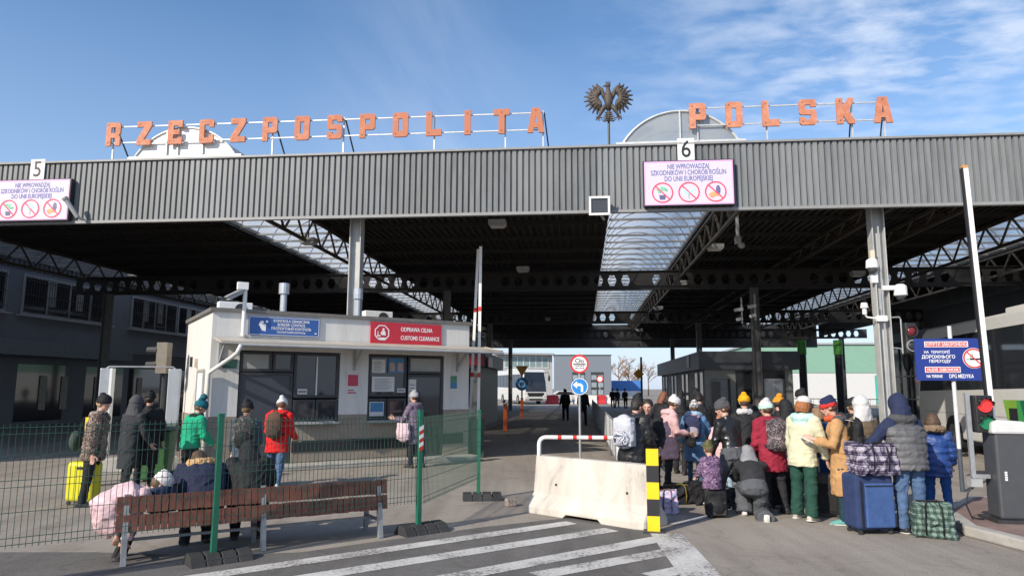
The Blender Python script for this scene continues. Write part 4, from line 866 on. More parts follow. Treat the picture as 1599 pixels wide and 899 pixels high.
for i in range(len(xs) - 1):
    for j in range(8): mb.f.append((o + i * 8 + j, o + (i + 1) * 8 + j, o + (i + 1) * 8 + (j + 1) % 8, o + i * 8 + (j + 1) % 8)); mb.k.append(0)
mb.f.append(tuple(o + j for j in range(8))); mb.k.append(0); mb.f.append(tuple(o + (len(xs) - 1) * 8 + j for j in range(8))[::-1]); mb.k.append(0)
mb.build('concrete_body', conc, jb, bevel=.012)
mb = MB()
for x in (.42, L - .35): mb.cyl((x, .16, .42), (x, .19, .42), .016, n=10)
mb.build('lifting_hole', dark, jb)
# striped bollard
p = G(1021, 832); bw = thing('striped_bollard', 'square bollard banded yellow and black at the end of the concrete barrier', 'bollard', p, radians(-12))
mb = MB()
for i in range(5): mb.box((0, .03, .1035 + i * .207), (.155, .06, .207), m=i % 2)
mb.build('post', [yellow, M('black_paint', (.02, .02, .022), .5)], bw)
mb = MB(); mb.box((0, .04, .012), (.26, .2, .024)); mb.build('base_plate', dark, bw)
# hoop rail behind
hp = G(842, 720); y0 = 13.4; a_ = AT(842, 690, y0); b_ = AT(966, 690, y0 - .1)
r = thing('hoop_guard_rail', 'white tubular hoop rail with red bands behind the concrete barrier', 'guard rail', (a_.x, y0, 0), atan2(b_.y - a_.y, b_.x - a_.x)); L = hypot(b_.x - a_.x, b_.y - a_.y)
mb = MB(); R_ = .12; pts = [(0, 0, 0), (0, 0, .9 - R_)] + [(R_ - R_ * cos(t_), 0, .9 - R_ + R_ * sin(t_)) for t_ in (.4, .8, 1.2)] + [(R_, 0, .9), (L - R_, 0, .9)] + [(L - R_ + R_ * sin(t_), 0, .9 - R_ + R_ * cos(t_)) for t_ in (.4, .8, 1.2)] + [(L, 0, .9 - R_), (L, 0, 0)]
mb.tube(pts, .04, 10); mb.build('tube', white, r, smooth=True)
mb = MB()
for x in (.34, .62, .9, 1.18): mb.cyl((x, 0, .9), (x + .07, 0, .9), .0425, n=12)
mb.cyl((0, 0, .38), (0, 0, .46), .0425, n=12); mb.build('red_band', red, r)
# queue barriers running down the lane
for i in range(12):
    a_ = Vector((2.15, 14.0, 0)) + Vector((.0945, .9955, 0)) * (2.9 * i); b_ = a_ + Vector((.0945, .9955, 0)) * 2.75
    L = (b_ - a_).length
    r = thing('queue_barrier', ('steel queue barrier with a red ribbon along the lane, ' + ['nearest to the crowd', 'second from the crowd', 'third from the crowd', 'fourth from the crowd', 'fifth from the crowd', 'sixth from the crowd', 'seventh from the crowd', 'eighth from the crowd', 'ninth from the crowd', 'tenth from the crowd', 'last but one', 'farthest away'][i]), 'barrier', a_, atan2(b_.y - a_.y, b_.x - a_.x), 'queue barriers along the lane')
    mb = MB(); mb.tube([(0, 0, 0), (0, 0, .95), (.06, 0, 1.03), (L - .06, 0, 1.03), (L, 0, .95), (L, 0, 0)], .024, 7); mb.bar((0, 0, .2), (L, 0, .2), .03); mb.build('frame', steel, r, smooth=True)
    mb = MB(); x = .2
    while x < L - .1: mb.cyl((x, 0, .2), (x, 0, 1.02), .011, n=5); x += .30
    mb.build('bars', steel, r)
    mb = MB(); mb.bar((0, -.03, .78), (L, -.03, .70), .006, .07); mb.build('ribbon', red, r)
# sign pole
p = AT(905, 600, 17.3); r = thing('road_sign_post', 'slim grey pole carrying a round customs sign above a blue left turn arrow', 'road sign', (p.x, 17.3, 0), radians(-4))
mb = MB(); mb.cyl((0, .03, 0), (0, .03, 2.62), .03, n=10); mb.build('pole', steel, r)
sw = M('sign_white', (.8, .8, .78), .4, var=.03); sr = M('sign_red', (.62, .03, .03), .4, var=.04); sb = M('sign_blue', (.02, .22, .60), .4, var=.05)
mb = MB(); mb.shape([circ(0, 2.38, .225)], -.02, -.0); s1 = mb.build('round_sign', sw, r); mb = MB(); mb.shape([circ(0, 2.38, .225), circ(0, 2.38, .18)], -.025, -.0205); mb.build('red_rim', sr, s1)
mb = MB(); mb.text('Cło', 0, 2.45, .15, -.023, .004, .01); mb.prism([(-.15, 2.362), (.15, 2.362), (.15, 2.385), (-.15, 2.385)], -.025, -.021); mb.text('ТАМОЖНЯ', 0, 2.33, .045, -.023, .004); mb.text('ДОУАНЕ', 0, 2.28, .04, -.023, .004) if False else mb.text('МИТНИЦЯ', 0, 2.275, .045, -.023, .004); mb.build('lettering', black, s1)
mb = MB(); mb.shape([circ(0, 1.84, .20)], -.02, -.0); s2 = mb.build('round_sign', sb, r); mb = MB(); mb.shape([circ(0, 1.84, .20), circ(0, 1.84, .185)], -.025, -.0205)
mb.prism([(-.16, 1.88), (-.06, 1.97), (-.06, 1.915), (.03, 1.915), (.085, 1.86), (.085, 1.71), (.03, 1.71), (.03, 1.835), (.01, 1.85), (-.06, 1.85), (-.06, 1.79)], -.025, -.0205); mb.build('arrow', sw, s2)
# orange posts and raised barrier arms
def opost(px, y, h, lb):
    p = AT(px, 650, y); r = thing('orange_post', lb, 'post', (p.x, y, 0), 0, 'orange lane posts'); mb = MB(); mb.box((0, 0, h / 2), (.17, .17, h)); mb.build('post', orange, r, bevel=.02); mb = MB(); mb.box((0, 0, h + .02), (.19, .19, .04)); mb.build('cap', dark, r)
opost(748, 19.4, 1.15, 'nearest orange post at the green fence end'); opost(789, 30.5, 1.1, 'orange post half way into the shade'); opost(815, 44, 1.15, 'far orange post below the round blue sign')
def arm(px, y, h, lean, lb):
    p = AT(px, 640, y); r = thing('raised_barrier_arm', lb, 'barrier arm', (p.x, y, 0), 0, 'raised barrier arms beside the booth')
    mb = MB(); n = 8
    for i in range(n): z0, z1 = .9 + (h - .9) * i / n, .9 + (h - .9) * (i + 1) / n; mb.bar((lean * i / n, 0, z0), (lean * (i + 1) / n, 0, z1), .075, .05, m=0)
    for i in (2, 5): mb.bar((lean * i / n, -.002, .9 + (h - .9) * i / n), (lean * (i + .2) / n, -.002, .9 + (h - .9) * (i + .2) / n), .09, .07, m=1)
    mb.build('arm', [white, red], r); mb = MB(); mb.box((0, .1, .5), (.3, .3, 1.0)); mb.build('pedestal', dark, r)
arm(734, 19.9, 5.7, .18, 'leaning raised barrier arm nearer the booth wall'); arm(747, 19.0, 5.6, .02, 'upright raised barrier arm right of the leaning one')
p = AT(815, 600, 46); r = thing('yield_sign_post', 'small post with a yellow triangle above a round blue sign', 'road sign', (p.x, 46, 0))
mb = MB(); mb.cyl((0, .03, 0), (0, .03, 3.2), .05, n=8); mb.build('pole', dark, r); mb = MB(); mb.prism([(-.42, 3.2), (.42, 3.2), (0, 2.5)], -.02, 0); mb.build('triangle_sign', M('sign_yellow', (.7, .33, .02), .4), r); mb = MB(); mb.shape([circ(0, 2.05, .42)], -.02, 0); q = mb.build('round_sign', sb, r); mb = MB(); mb.shape([circ(0, 2.05, .22, 20), circ(0, 2.05, .16, 20)], -.026, -.021); mb.build('ring_mark', sw, q)
p = AT(937, 610, 86); r = thing('far_speed_sign', 'tiny round sign on a pole before the far grey hall', 'road sign', (p.x, 86, 0)); mb = MB(); mb.cyl((0, .03, 0), (0, .03, 3.2), .05, n=8); mb.build('pole', steel, r)
mb = MB(); mb.shape([circ(0, 2.9, .4)], -.02, 0); q = mb.build('round_sign', sw, r); mb = MB(); mb.shape([circ(0, 2.9, .42), circ(0, 2.9, .3)], -.03, -.021); mb.build('red_rim', sr, q)
p = AT(1002, 600, 60); r = thing('yellow_sign_post', 'dark post with a yellow diamond sign beside the low grey booth', 'road sign', (p.x, 60, 0)); mb = MB(); mb.cyl((0, .03, 0), (0, .03, 4.4), .09, n=8); mb.build('pole', dark, r); mb = MB(); mb.prism([(-.7, 3.0), (-.25, 3.45), (.2, 3.0), (-.25, 2.55)], -.03, -.07); mb.build('diamond_sign', M('sign_yellow', (.7, .33, .02), .4), r)
# ================================================================ green mesh fence
gpaint = M('green_fence_paint', (.012, .13, .075), .45, var=.15); gwire = M('green_wire', (.035, .095, .07), .5, .2, var=.2)
def fpanel(p, q, label, z0=.40, z1=1.43):
    p = Vector(p); q = Vector(q); L = (q - p).length
    r = thing('mesh_fence_panel', label, 'fence panel', p, atan2(q.y - p.y, q.x - p.x), 'green mesh fence panels')
    mb = MB(); x = .03
    while x < L - .02: mb.cyl((x, 0, z0 - .03), (x, 0, z1 + .03), .0034, n=4); x += .05
    z = z0
    zs = [z0, z0 + .06, z0 + .28, z0 + .5, z0 + .56, z0 + .78, z1 - .06, z1]
    for i, z in enumerate(zs): mb.cyl((0, -.006, z), (L, -.006, z), .004, n=4)
    mb.build('wire_mesh', gwire, r); return r
def rbase(mb, c, rz):
    for i in range(4):
        x = -.24 + i * .16
        v = [Vector((a, b_, d)) for a, b_, d in ((x - .075, -.17, 0), (x + .075, -.17, 0), (x + .075, .17, 0), (x - .075, .17, 0), (x - .07, -.07, .10), (x + .07, -.07, .10), (x + .07, .08, .12), (x - .07, .08, .12))]
        v = [Matrix.Rotation(rz, 3, 'Z') @ a + Vector(c) for a in v]
        mb.add(v, [(3, 2, 1, 0), (4, 5, 6, 7), (0, 1, 5, 4), (1, 2, 6, 5), (2, 3, 7, 6), (3, 0, 4, 7)])
    mb.box(Vector(c) + Vector((0, .0, .03)), (.5, .24, .06), rz=rz)
P0 = G(332, 878); P1 = G(653, 832); P2 = G(747, 780); dd = (P1 - P0).normalized(); PM = P0 - dd * 2.5; PMM = PM - dd * 2.2; fa = atan2(dd.y, dd.x)
def fpost(p, label, h=1.5, striped=False, rz=None):
    r = thing('fence_post', label, 'fence post', p, fa if rz is None else rz, 'green fence posts')
    mb = MB(); mb.box((0, 0, h / 2 + .05), (.055, .055, h - .1)); mb.box((0, 0, h + .01), (.062, .062, .02)); mb.build('post', gpaint, r)
    mb = MB(); rbase(mb, (.06, 0, 0), 0); mb.build('rubber_foot', rubber, r, bevel=.008)
    if striped:
        mb = MB(); n = 6
        for i in range(n): mb.prism([(-.03, 1.0 + .05 * i), (.03, 1.03 + .05 * i), (.03, 1.08 + .05 * i), (-.03, 1.05 + .05 * i)], -.0335, -.0295, m=i % 2)
        mb.build('striped_tape', [red, white], r)
fpost(PM, 'green fence post left of the bench'); fpost(P0, 'green fence post before the bench near the seated pair'); fpost(P1, 'green fence post with red and white tape at the bench end', striped=True); fpost(P2, 'green fence post left of the concrete barrier', 1.42, rz=.1)
o4 = Vector((0, 0, 0))
fpanel(PMM, PM, 'mesh panel at the far left'); fpanel(PM + dd * .03, P0 - dd * .03, 'mesh panel before the yellow suitcase'); fpanel(P0 + dd * .03, P1 - dd * .03, 'mesh panel before the long bench'); fpanel(P1 + Vector((.03, .1, 0)), P2 - Vector((.0, .04, 0)), 'short mesh panel turning back toward the roadway', .36, 1.40)
r = thing('broken_brick', 'small broken grey block on the road beside the concrete barrier', 'block', G(797, 790), .4); mb = MB(); mb.box((0, 0, .06), (.16, .12, .12)); mb.build('block', M('rubble', (.35, .28, .24), .9, var=.3), r, bevel=.02)
# ================================================================ bench
wood = M('red_brown_bench_wood', (.15, .052, .034), .55, var=.4, vs=7, bump=.3, bs=25); bsteel = M('bench_grey_steel', (.26, .27, .28), .5, .3, var=.2)
Q0 = G(191, 882); Q2 = G(591, 838); bdv = (Q2 - Q0).normalized(); ba = atan2(bdv.y, bdv.x); BLn = (Q2 - Q0).length
be = thing('slatted_bench', 'long red brown slatted bench on grey steel legs behind the fence', 'bench', Q0, ba)
def slats(z0, z1, y, tilt, name):
    mb = MB(); x = -.06
    while x < BLn + .13:
        w_ = .062; j = rnd.uniform(-.004, .004); mb.box((x, y + j + tilt * .5, (z0 + z1) / 2 + j), (w_, .03, z1 - z0), rx=-.12); x += .07
    return mb.build(name, wood, be)
slats(.505, .675, .02, .04, 'backrest_slats'); slats(.325, .49, -.01, .02, 'backrest_slats')
mb = MB(); x = -.06
while x < BLn + .13: mb.box((x, .28, .40 + rnd.uniform(-.003, .003)), (.062, .40, .03)); x += .07
mb.build('seat_slats', wood, be)
mb = MB(); mb.bar((-.1, .055, .59), (BLn + .1, .055, .59), .025, .03); mb.bar((-.1, .03, .42), (BLn + .1, .03, .42), .025, .03); mb.bar((-.05, .12, .37), (BLn + .05, .12, .37), .04, .03); mb.bar((-.05, .44, .37), (BLn + .05, .44, .37), .04, .03); mb.bar((0, .25, .2), (BLn, .25, .2), .03, .03); mb.build('rails', bsteel, be)
for i in range(3):
    x = BLn * i / 2
    mb = MB(); mb.bar((x, -.06, 0), (x, .0, .36), .05, .07); mb.bar((x, .0, .36), (x, .075, .69), .05, .05); mb.bar((x, .46, 0), (x, .44, .37), .05, .05); mb.bar((x, .0, .36), (x, .46, .36), .05, .04); mb.bar((x, -.02, .2), (x, .45, .2), .03, .03); mb.build('leg_frame', bsteel, be)
# ================================================================ right foreground
p = G(1566, 829) ; ped = thing('barrier_pedestal', 'grey barrier machine with a rounded white top and a tall raised white arm', 'barrier machine', (6.42, 9.45, .136), radians(-8))
pg = M('barrier_grey', (.062, .066, .073), .45, var=.08)
mb = MB(); mb.prism([(-.20, .04), (.21, .04), (.205, 1.12), (-.195, 1.12)], -.17, .17); mb.build('cabinet', pg, ped, bevel=.03)
mb = MB(); mb.prism([(-.23, 1.10), (.23, 1.10), (.225, 1.2), (.17, 1.26), (-.15, 1.28), (-.22, 1.24)], -.2, .2); mb.build('top_cover', M('barrier_white_cap', (.6, .6, .6), .4, var=.05), ped, bevel=.03)
mb = MB(); mb.box((0, 0, .02), (.56, .5, .04)); mb.build('base_plate', dark, ped)
mb = MB()
for i in range(4): mb.box((-.10 + 0 * i, -.172, .62 - i * .03), (.03, .004, .022))
mb.build('side_mark', white, ped)
ba_ = MB(); q0 = Vector((-.06, .12, 1.1)); q1 = Vector((-.12, .14, 4.72))
ba_.bar(q0, q1, .062, .045); arm_ = ba_.build('barrier_arm', white, ped)
mb = MB(); d_ = Vector((-.05, 0, 0)); mb.bar(q0 + d_, q1 + d_, .02, .055); mb.build('rubber_edge', black, arm_)
mb = MB(); mb.box(q1 + Vector((-.01, 0, .02)), (.075, .055, .035)); mb.build('end_cap', M('faded_orange', (.55, .26, .08), .6), arm_)
# traffic light
tl = thing('traffic_light', 'small traffic light showing red and green beside the grey barrier machine', 'traffic light', (6.05, 9.5, .136), radians(-6))
mb = MB(); mb.bar((-.04, 0, .55), (-.04, 0, 1.62), .055, .04); mb.bar((-.06, .0, .55), (.16, .0, .55), .05); mb.build('bracket', steel, tl)
mb = MB(); mb.box((-.03, 0, .47), (.14, .12, .1)); mb.build('junction_box', greym, tl)
mb = MB(); mb.box((.12, -.02, 1.35), (.22, .16, .48)); mb.build('housing', black, tl, bevel=.02)
for z, nm, c, e in ((1.46, 'red', (.70, .03, .03), .5), (1.24, 'green', (.01, .16, .07), .08)):
    mb = MB(); mb.cyl((.12, -.10, z), (.12, -.125, z), .088, n=20); mb.build('lens', M('lamp_' + nm, c, .3, var=.08, vs=40, emit=e), tl)
    mb = MB(); mb.tube([(.12 + .095 * cos(t_), -.11, z + .095 * sin(t_)) for t_ in [pi * i / 10 for i in range(11)]], .012, 5); mb.v = [(a, b_ - (.06 if i % 2 else 0), c_) for i, (a, b_, c_) in enumerate(mb.v)]; mb.build('visor', black, tl)
mb = MB(); mb.tube([(0, 0, .45), (-.12, .0, .35), (-.16, .0, .2), (-.1, 0, .03), (.05, 0, .01)], .011, 6); mb.build('cable', black, tl)
# no smoking sign on pole
p = G(1500, 768); ns = thing('no_smoking_sign', 'blue no smoking board on a pale post right of the crowd', 'sign', (p.x + .06, p.y, 0), radians(-9))
nb = M('no_smoking_blue', (.015, .036, .22), .4, var=.05)
mb = MB(); mb.cyl((0, .05, .75), (0, .05, 2.95), .035, n=10); mb.build('pole', M('pale_post', (.6, .6, .6), .5, var=.08), ns); mb = MB(); mb.cyl((0, .05, 0), (0, .05, .75), .037, n=10); mb.build('pole_foot', M('dark_post_paint', (.06, .07, .09), .5), ns)
mb = MB(); mb.box((-.03, 0, 2.34), (1.22, .025, .76)); mb.build('board', nb, ns)
mb = MB(); cx0 = -.03
for x0, x1, z in ((-.43, .28, 2.615), (-.45, .12, 2.155)): mb.box(((x0 + x1) / 2 + cx0, -.015, z), (x1 - x0, .006, .085), m=1); 
mb.text('КУРИТИ ЗАБОРОНЕНО', -.075 + cx0, 2.612, .088, -.0215, .004, .008, m=0, wide=.70); mb.text('PALENIE ZABRONIONE', -.165 + cx0, 2.152, .082, -.0215, .004, .008, m=0, wide=.62)
for x0, x1, z in ((-.43, .28, 2.615), (-.45, .12, 2.155)): mb.shape([rect(x0 + cx0 - .012, z - .052, x1 + cx0 + .012, z + .052), rect(x0 + cx0, z - .042, x1 + cx0, z + .042)], -.02, -.0135, m=0)
for s, x, z, sz in (('НА  ТЕРИТОРІЇ', -.24, 2.47, .065), ('ДОРОЖНЬОГО', -.22, 2.385, .085), ('ПЕРЕХОДУ', -.20, 2.305, .075)): mb.text(s, x + cx0, z, sz, -.0155, .004, .012, m=0, wide=.9)
mb.text('NA TERENIE', -.31 + cx0, 2.035, .075, -.0155, .004, .010, m=0, wide=.66); mb.text('DPG MEDYKA', .14 + cx0, 2.035, .10, -.0155, .004, .006, m=0, wide=.66)
mb.shape([circ(.37 + cx0, 2.36, .185)], -.017, -.0135, m=0); mb.shape([circ(.37 + cx0, 2.36, .178), circ(.37 + cx0, 2.36, .152)], -.022, -.0175, m=1)
mb.box((.385 + cx0, -.0195, 2.345), (.17, .004, .032), m=2); mb.box((.265 + cx0, -.0195, 2.345), (.05, .004, .032), m=3); mb.tube([(.30 + cx0, -.0195, 2.38), (.35 + cx0, -.0195, 2.40), (.35 + cx0, -.0195, 2.43), (.33 + cx0, -.0195, 2.45)], .006, 5, m=2)
mb.prism([(.25 + cx0, 2.465), (.265 + cx0, 2.48), (.49 + cx0, 2.255), (.475 + cx0, 2.24)], -.027, -.0225, m=1)
mb.build('lettering', [wl_, M('sign_strip_red', (.55, .03, .03), .5, var=.05), black, M('pale_green_mark', (.3, .5, .4), .5)], ns)
# devices on the right column
c0 = CP(8.75, .62)
def dev(name, label, cat, du, dv, z): return thing(name, label, cat, CP(8.75 + du, .62 + dv, z), YAW)
r = dev('dome_camera', 'white dome camera on the left face of the pale column', 'camera', -.22, -.2, 4.62); mb = MB(); mb.box((.03, .05, .35), (.1, .1, .2)); mb.build('mount_box', M('cream_box', (.6, .55, .42), .6), r); mb = MB(); mb.lathe([(.07, .24), (.13, .2), (.14, .02), (.10, 0)], n=16); mb.build('housing', white, r, smooth=False); mb = MB(); mb.ell((0, 0, -.02), (.10, .10, .12)); mb.build('dome', glass_dark('dome_glass', (.05, .05, .05), .05), r, smooth=True); mb = MB(); mb.box((.05, .06, -.2), (.14, .1, .26)); mb.build('junction_box', white, r)
r = dev('dome_camera', 'white dome camera on an arm at the right of the pale column', 'camera', .38, -.2, 4.02); mb = MB(); mb.bar((-.4, .02, .14), (0, 0, .14), .09, .1); mb.build('arm', white, r); mb = MB(); mb.lathe([(.08, .22), (.14, .17), (.145, -.04), (.11, -.06)], n=16); mb.build('housing', white, r); mb = MB(); mb.ell((0, 0, -.07), (.10, .10, .09)); mb.build('dome', glass_dark('dome_glass'), r, smooth=True)
r = dev('loudspeaker', 'small white horn device on a bracket low at the left of the pale column', 'loudspeaker', -.42, -.1, 3.5); mb = MB(); mb.cyl((0, 0, .2), (0, 0, .32), .09, .07, 12); mb.cyl((0, 0, .05), (0, 0, .2), .05, n=10); mb.build('horn', white, r); mb = MB(); mb.tube([(0, 0, .05), (.05, 0, -.02), (.3, -.02, -.06)], .02, 6); mb.box((.34, -.08, -.06), (.22, .12, .13)); mb.build('bracket', white, r)
r = dev('lane_traffic_light', 'dark two lamp traffic light bracketed to the pale column', 'traffic light', .55, -.1, 2.62); mb = MB(); mb.box((0, 0, .36), (.26, .2, .72)); mb.build('housing', black, r, bevel=.03)
for z, c in ((.52, (.16, .02, .025)), (.18, (.03, .03, .03))): 
    mb = MB(); mb.ell((0, -.1, z), (.11, .05, .11)); mb.build('lens', M('lens_%d' % (z * 100), c, .2, var=.05), r, smooth=True); mb = MB(); mb.shape([circ(0, z, .135, 20), circ(0, z, .115, 20)], -.16, -.10); mb.build('visor', dark if z > .3 else steel, r)
mb = MB(); mb.tube([(-.40, 0, .85), (-.2, 0, .86), (-.17, 0, .8), (-.17, 0, .0), (-.2, 0, .12), (-.4, 0, .14)], .018, 6); mb.build('bracket', steel, r)
r = dev('cable_box', 'slim cable trunking down the front of the pale column', 'cable duct', -.02, -.17, 2.0); mb = MB(); mb.box((0, 0, 1.6), (.035, .02, 4.2)); mb.box((-.06, 0, 1.9), (.05, .03, .5)); mb.build('duct', greym, r)
for px, y, z, lb in ((1155, 27.0, 4.75, 'pair of small cameras on the left of the shaded column'), (1176, 27.2, 4.9, 'small white camera on the right of the shaded column')):
    p = AT(px, 510, y); r = thing('bracket_camera', lb, 'camera', (p.x, y, z), 0, 'cameras on the shaded column')
    mb = MB(); mb.bar((-.18, -.12, 0), (.12, 0, .06), .12, .12); mb.bar((-.12, -.1, -.36), (.1, 0, -.30), .11, .11); mb.build('housing', white, r); mb = MB(); mb.bar((.1, 0, -.5), (.1, 0, .5), .05); mb.build('bracket', steel, r)
# ================================================================ left middle: scanner portal, bin, signal
y0 = 15.9; a_ = AT(165, 600, y0); b_ = AT(272, 600, y0 + .4); L = hypot(b_.x - a_.x, b_.y - a_.y)
r = thing('portal_frame', 'tall pale metal portal with two wide posts left of the booth', 'portal', (a_.x, y0, 0), atan2(b_.y - a_.y, b_.x - a_.x))
pm_ = M('portal_metal', (.36, .38, .40), .4, .3, var=.08)
for x, w_, d_ in ((0, .2, .28), (L, .26, .12)): mb = MB(); mb.box((x, 0, 1.1), (w_, d_, 2.2)); mb.build('post', pm_, r, bevel=.02)
mb = MB(); mb.box((.13, -.05, 1.1), (.05, .3, 2.2)); mb.build('edge_strip', white, r); mb = MB(); mb.tube([(0, 0, 2.2), (.05, 0, 2.24), (L - .05, 0, 2.24), (L, 0, 2.2)], .018, 6); mb.build('top_bar', steel, r)
p = AT(252, 560, 17.6); r = thing('side_signal', 'dark traffic signal seen from the side left of the booth', 'traffic light', (p.x, 17.6, 0)); mb = MB(); mb.cyl((.05, .1, 0), (.05, .1, 2.6), .05, n=8); mb.build('pole', dark, r); mb = MB(); mb.box((.06, 0, 2.5), (.26, .26, .75)); mb.build('housing', M('signal_backing', (.16, .14, .11), .6), r)
for z in (2.68, 2.32): mb = MB(); mb.cyl((-.07, -.04, z), (-.32, -.04, z), .11, .1, 12); mb.build('visor', black, r)
p = G(262, 748); r = thing('wheeled_bin', 'green wheeled bin with its lid shut before the booth end wall', 'bin', (p.x, p.y - .5, 0), .25)
bg_ = M('bin_green', (.055, .15, .05), .5, var=.1)
mb = MB(); v = [(-.22, -.26, .08), (.22, -.26, .08), (.22, .26, .08), (-.22, .26, .08), (-.29, -.33, .98), (.29, -.33, .98), (.29, .35, .98), (-.29, .35, .98)]; mb.add(v, [(3, 2, 1, 0), (4, 5, 6, 7), (0, 1, 5, 4), (1, 2, 6, 5), (2, 3, 7, 6), (3, 0, 4, 7)]); mb.build('body', bg_, r, bevel=.03)
mb = MB(); mb.prism([(-.36, .99), (.38, .99), (.38, 1.03), (.1, 1.09), (-.3, 1.06)], -.31, .31, axis='x'); mb.build('lid', M('bin_lid', (.07, .11, .08), .5, var=.1), r, bevel=.015)
for x in (-.24, .24): mb = MB(); mb.cyl((x - .03, .28, .1), (x + .03, .28, .1), .1, n=14); mb.build('wheel', rubber, r)
mb = MB()
for i, z in enumerate((.6, .5, .4)): mb.box((-.12, -.30 + (0.6 - z) * .08, z), (.05, .004, .07), rx=.07)
mb.build('white_mark', white, r)
p = G(118, 765); r = thing('yellow_bollard', 'yellow post with a dark band behind the yellow suitcase', 'bollard', (p.x - .1, p.y + .5, 0)); mb = MB(); 
for i, (z0, z1, m_) in enumerate(((0, .3, 1), (.3, .52, 0), (.52, 1.02, 1), (1.02, 1.24, 0))): mb.box((0, 0, (z0 + z1) / 2), (.16, .16, z1 - z0), m=m_)
mb.build('post', [yellow, dark], r)
p = G(190, 735); r = thing('concrete_step', 'low pale concrete block by the portal', 'block', (p.x, p.y, 0), .2); mb = MB(); mb.box((.3, 0, .14), (1.5, .5, .28)); mb.build('block', kerb, r, bevel=.02)
# ================================================================ people
FINAL = []
def fin(mb, name, mat, parent, voxel=.014, smooth=3, fold=.0, quilt=0., fur=0., qp=.09):
    me = bpy.data.meshes.new(name); me.from_pydata(mb.v, [], mb.f); me.materials.append(mat); me.update()
    o = bpy.data.objects.new(name, me); COL.objects.link(o)
    if parent: o.parent = parent
    r = o.modifiers.new('r', 'REMESH'); r.mode = 'VOXEL'; r.voxel_size = voxel
    s = o.modifiers.new('s', 'SMOOTH'); s.factor = .5; s.iterations = smooth
    FINAL.append((o, fold, quilt, fur, qp)); return o
def vnoise(p, seed):
    i = np.floor(p).astype(np.int64); f = p - i; f = f * f * (3 - 2 * f); out = np.zeros(len(p))
    for a in (0, 1):
        for b in (0, 1):
            for c in (0, 1):
                h = (i[:, 0] + a) * 374761393 + (i[:, 1] + b) * 668265263 + (i[:, 2] + c) * 1274126177 + seed * 69069
                h = ((h ^ (h >> 13)) * 1103515245) & 0x7fffffff; h = (h ^ (h >> 16)) & 0xffff
                out += h / 65535. * (f[:, 0] if a else 1 - f[:, 0]) * (f[:, 1] if b else 1 - f[:, 1]) * (f[:, 2] if c else 1 - f[:, 2])
    return out
def finalize():
    dg = bpy.context.evaluated_depsgraph_get(); dg.update()
    for i, (o, fold, quilt, fur, qp) in enumerate(FINAL):
        me = bpy.data.meshes.new_from_object(o.evaluated_get(dg)); n = len(me.vertices)
        co = np.empty(n * 3); me.vertices.foreach_get('co', co); co = co.reshape(-1, 3)
        no = np.empty(n * 3); me.vertices.foreach_get('normal', no); no = no.reshape(-1, 3)
        ph = i * 1.7; x, y, z = co.T; d = np.zeros(n)
        if fold:
            wv = np.stack([vnoise(co * 5, i + 50), vnoise(co * 5, i + 90), vnoise(co * 5, i + 130)], 1) - .5
            q = co + wv * .10; an = .5 + .35 * sin(i); qa = np.stack([q[:, 0] + an * q[:, 2], q[:, 1], q[:, 2] - an * q[:, 0]], 1)
            r1 = 1 - np.abs(2 * vnoise(qa * np.array([6, 6, 13]), i) - 1); r2 = 1 - np.abs(2 * vnoise(qa * np.array([14, 14, 26]), i + 7) - 1)
            d += fold * (1.5 * (r1 ** 2 - .45) + .5 * (r2 ** 2 - .45) + 1.2 * (vnoise(co * 4, i + 3) - .5))
        if quilt: d += quilt * (np.sqrt(np.abs(np.sin(pi * z / qp + .25 * np.sin(9 * x + 7 * y)))) - .7)
        if fur:
            rg = np.random.RandomState(i); d += fur * (rg.rand(n) * 1.4 + .5 * np.sin(60 * x + ph) * np.sin(55 * z) * np.sin(58 * y))
        co = co + no * d[:, None]; me.vertices.foreach_set('co', co.ravel()); me.polygons.foreach_set('use_smooth', [True] * len(me.polygons)); me.update()
        o.modifiers.clear(); old = o.data; o.data = me; me.name = o.name; bpy.data.meshes.remove(old)
skin = M('skin', (.52, .30, .22), .55, var=.08, vs=12); hairs = {}
def hairm(c): return M('hair_%02x%02x%02x' % tuple(int(255 * x) for x in c), c, .6, var=.35, vs=40, bump=.5, bs=120)
eyem = M('eye_dark', (.03, .02, .02), .2, var=0); lipm = M('lips', (.36, .12, .10), .5, var=.05)
BROWN = (.08, .045, .025); DARKH = (.025, .018, .014); GINGER = (.30, .11, .035); BLOND = (.35, .24, .12)
class Sk: pass
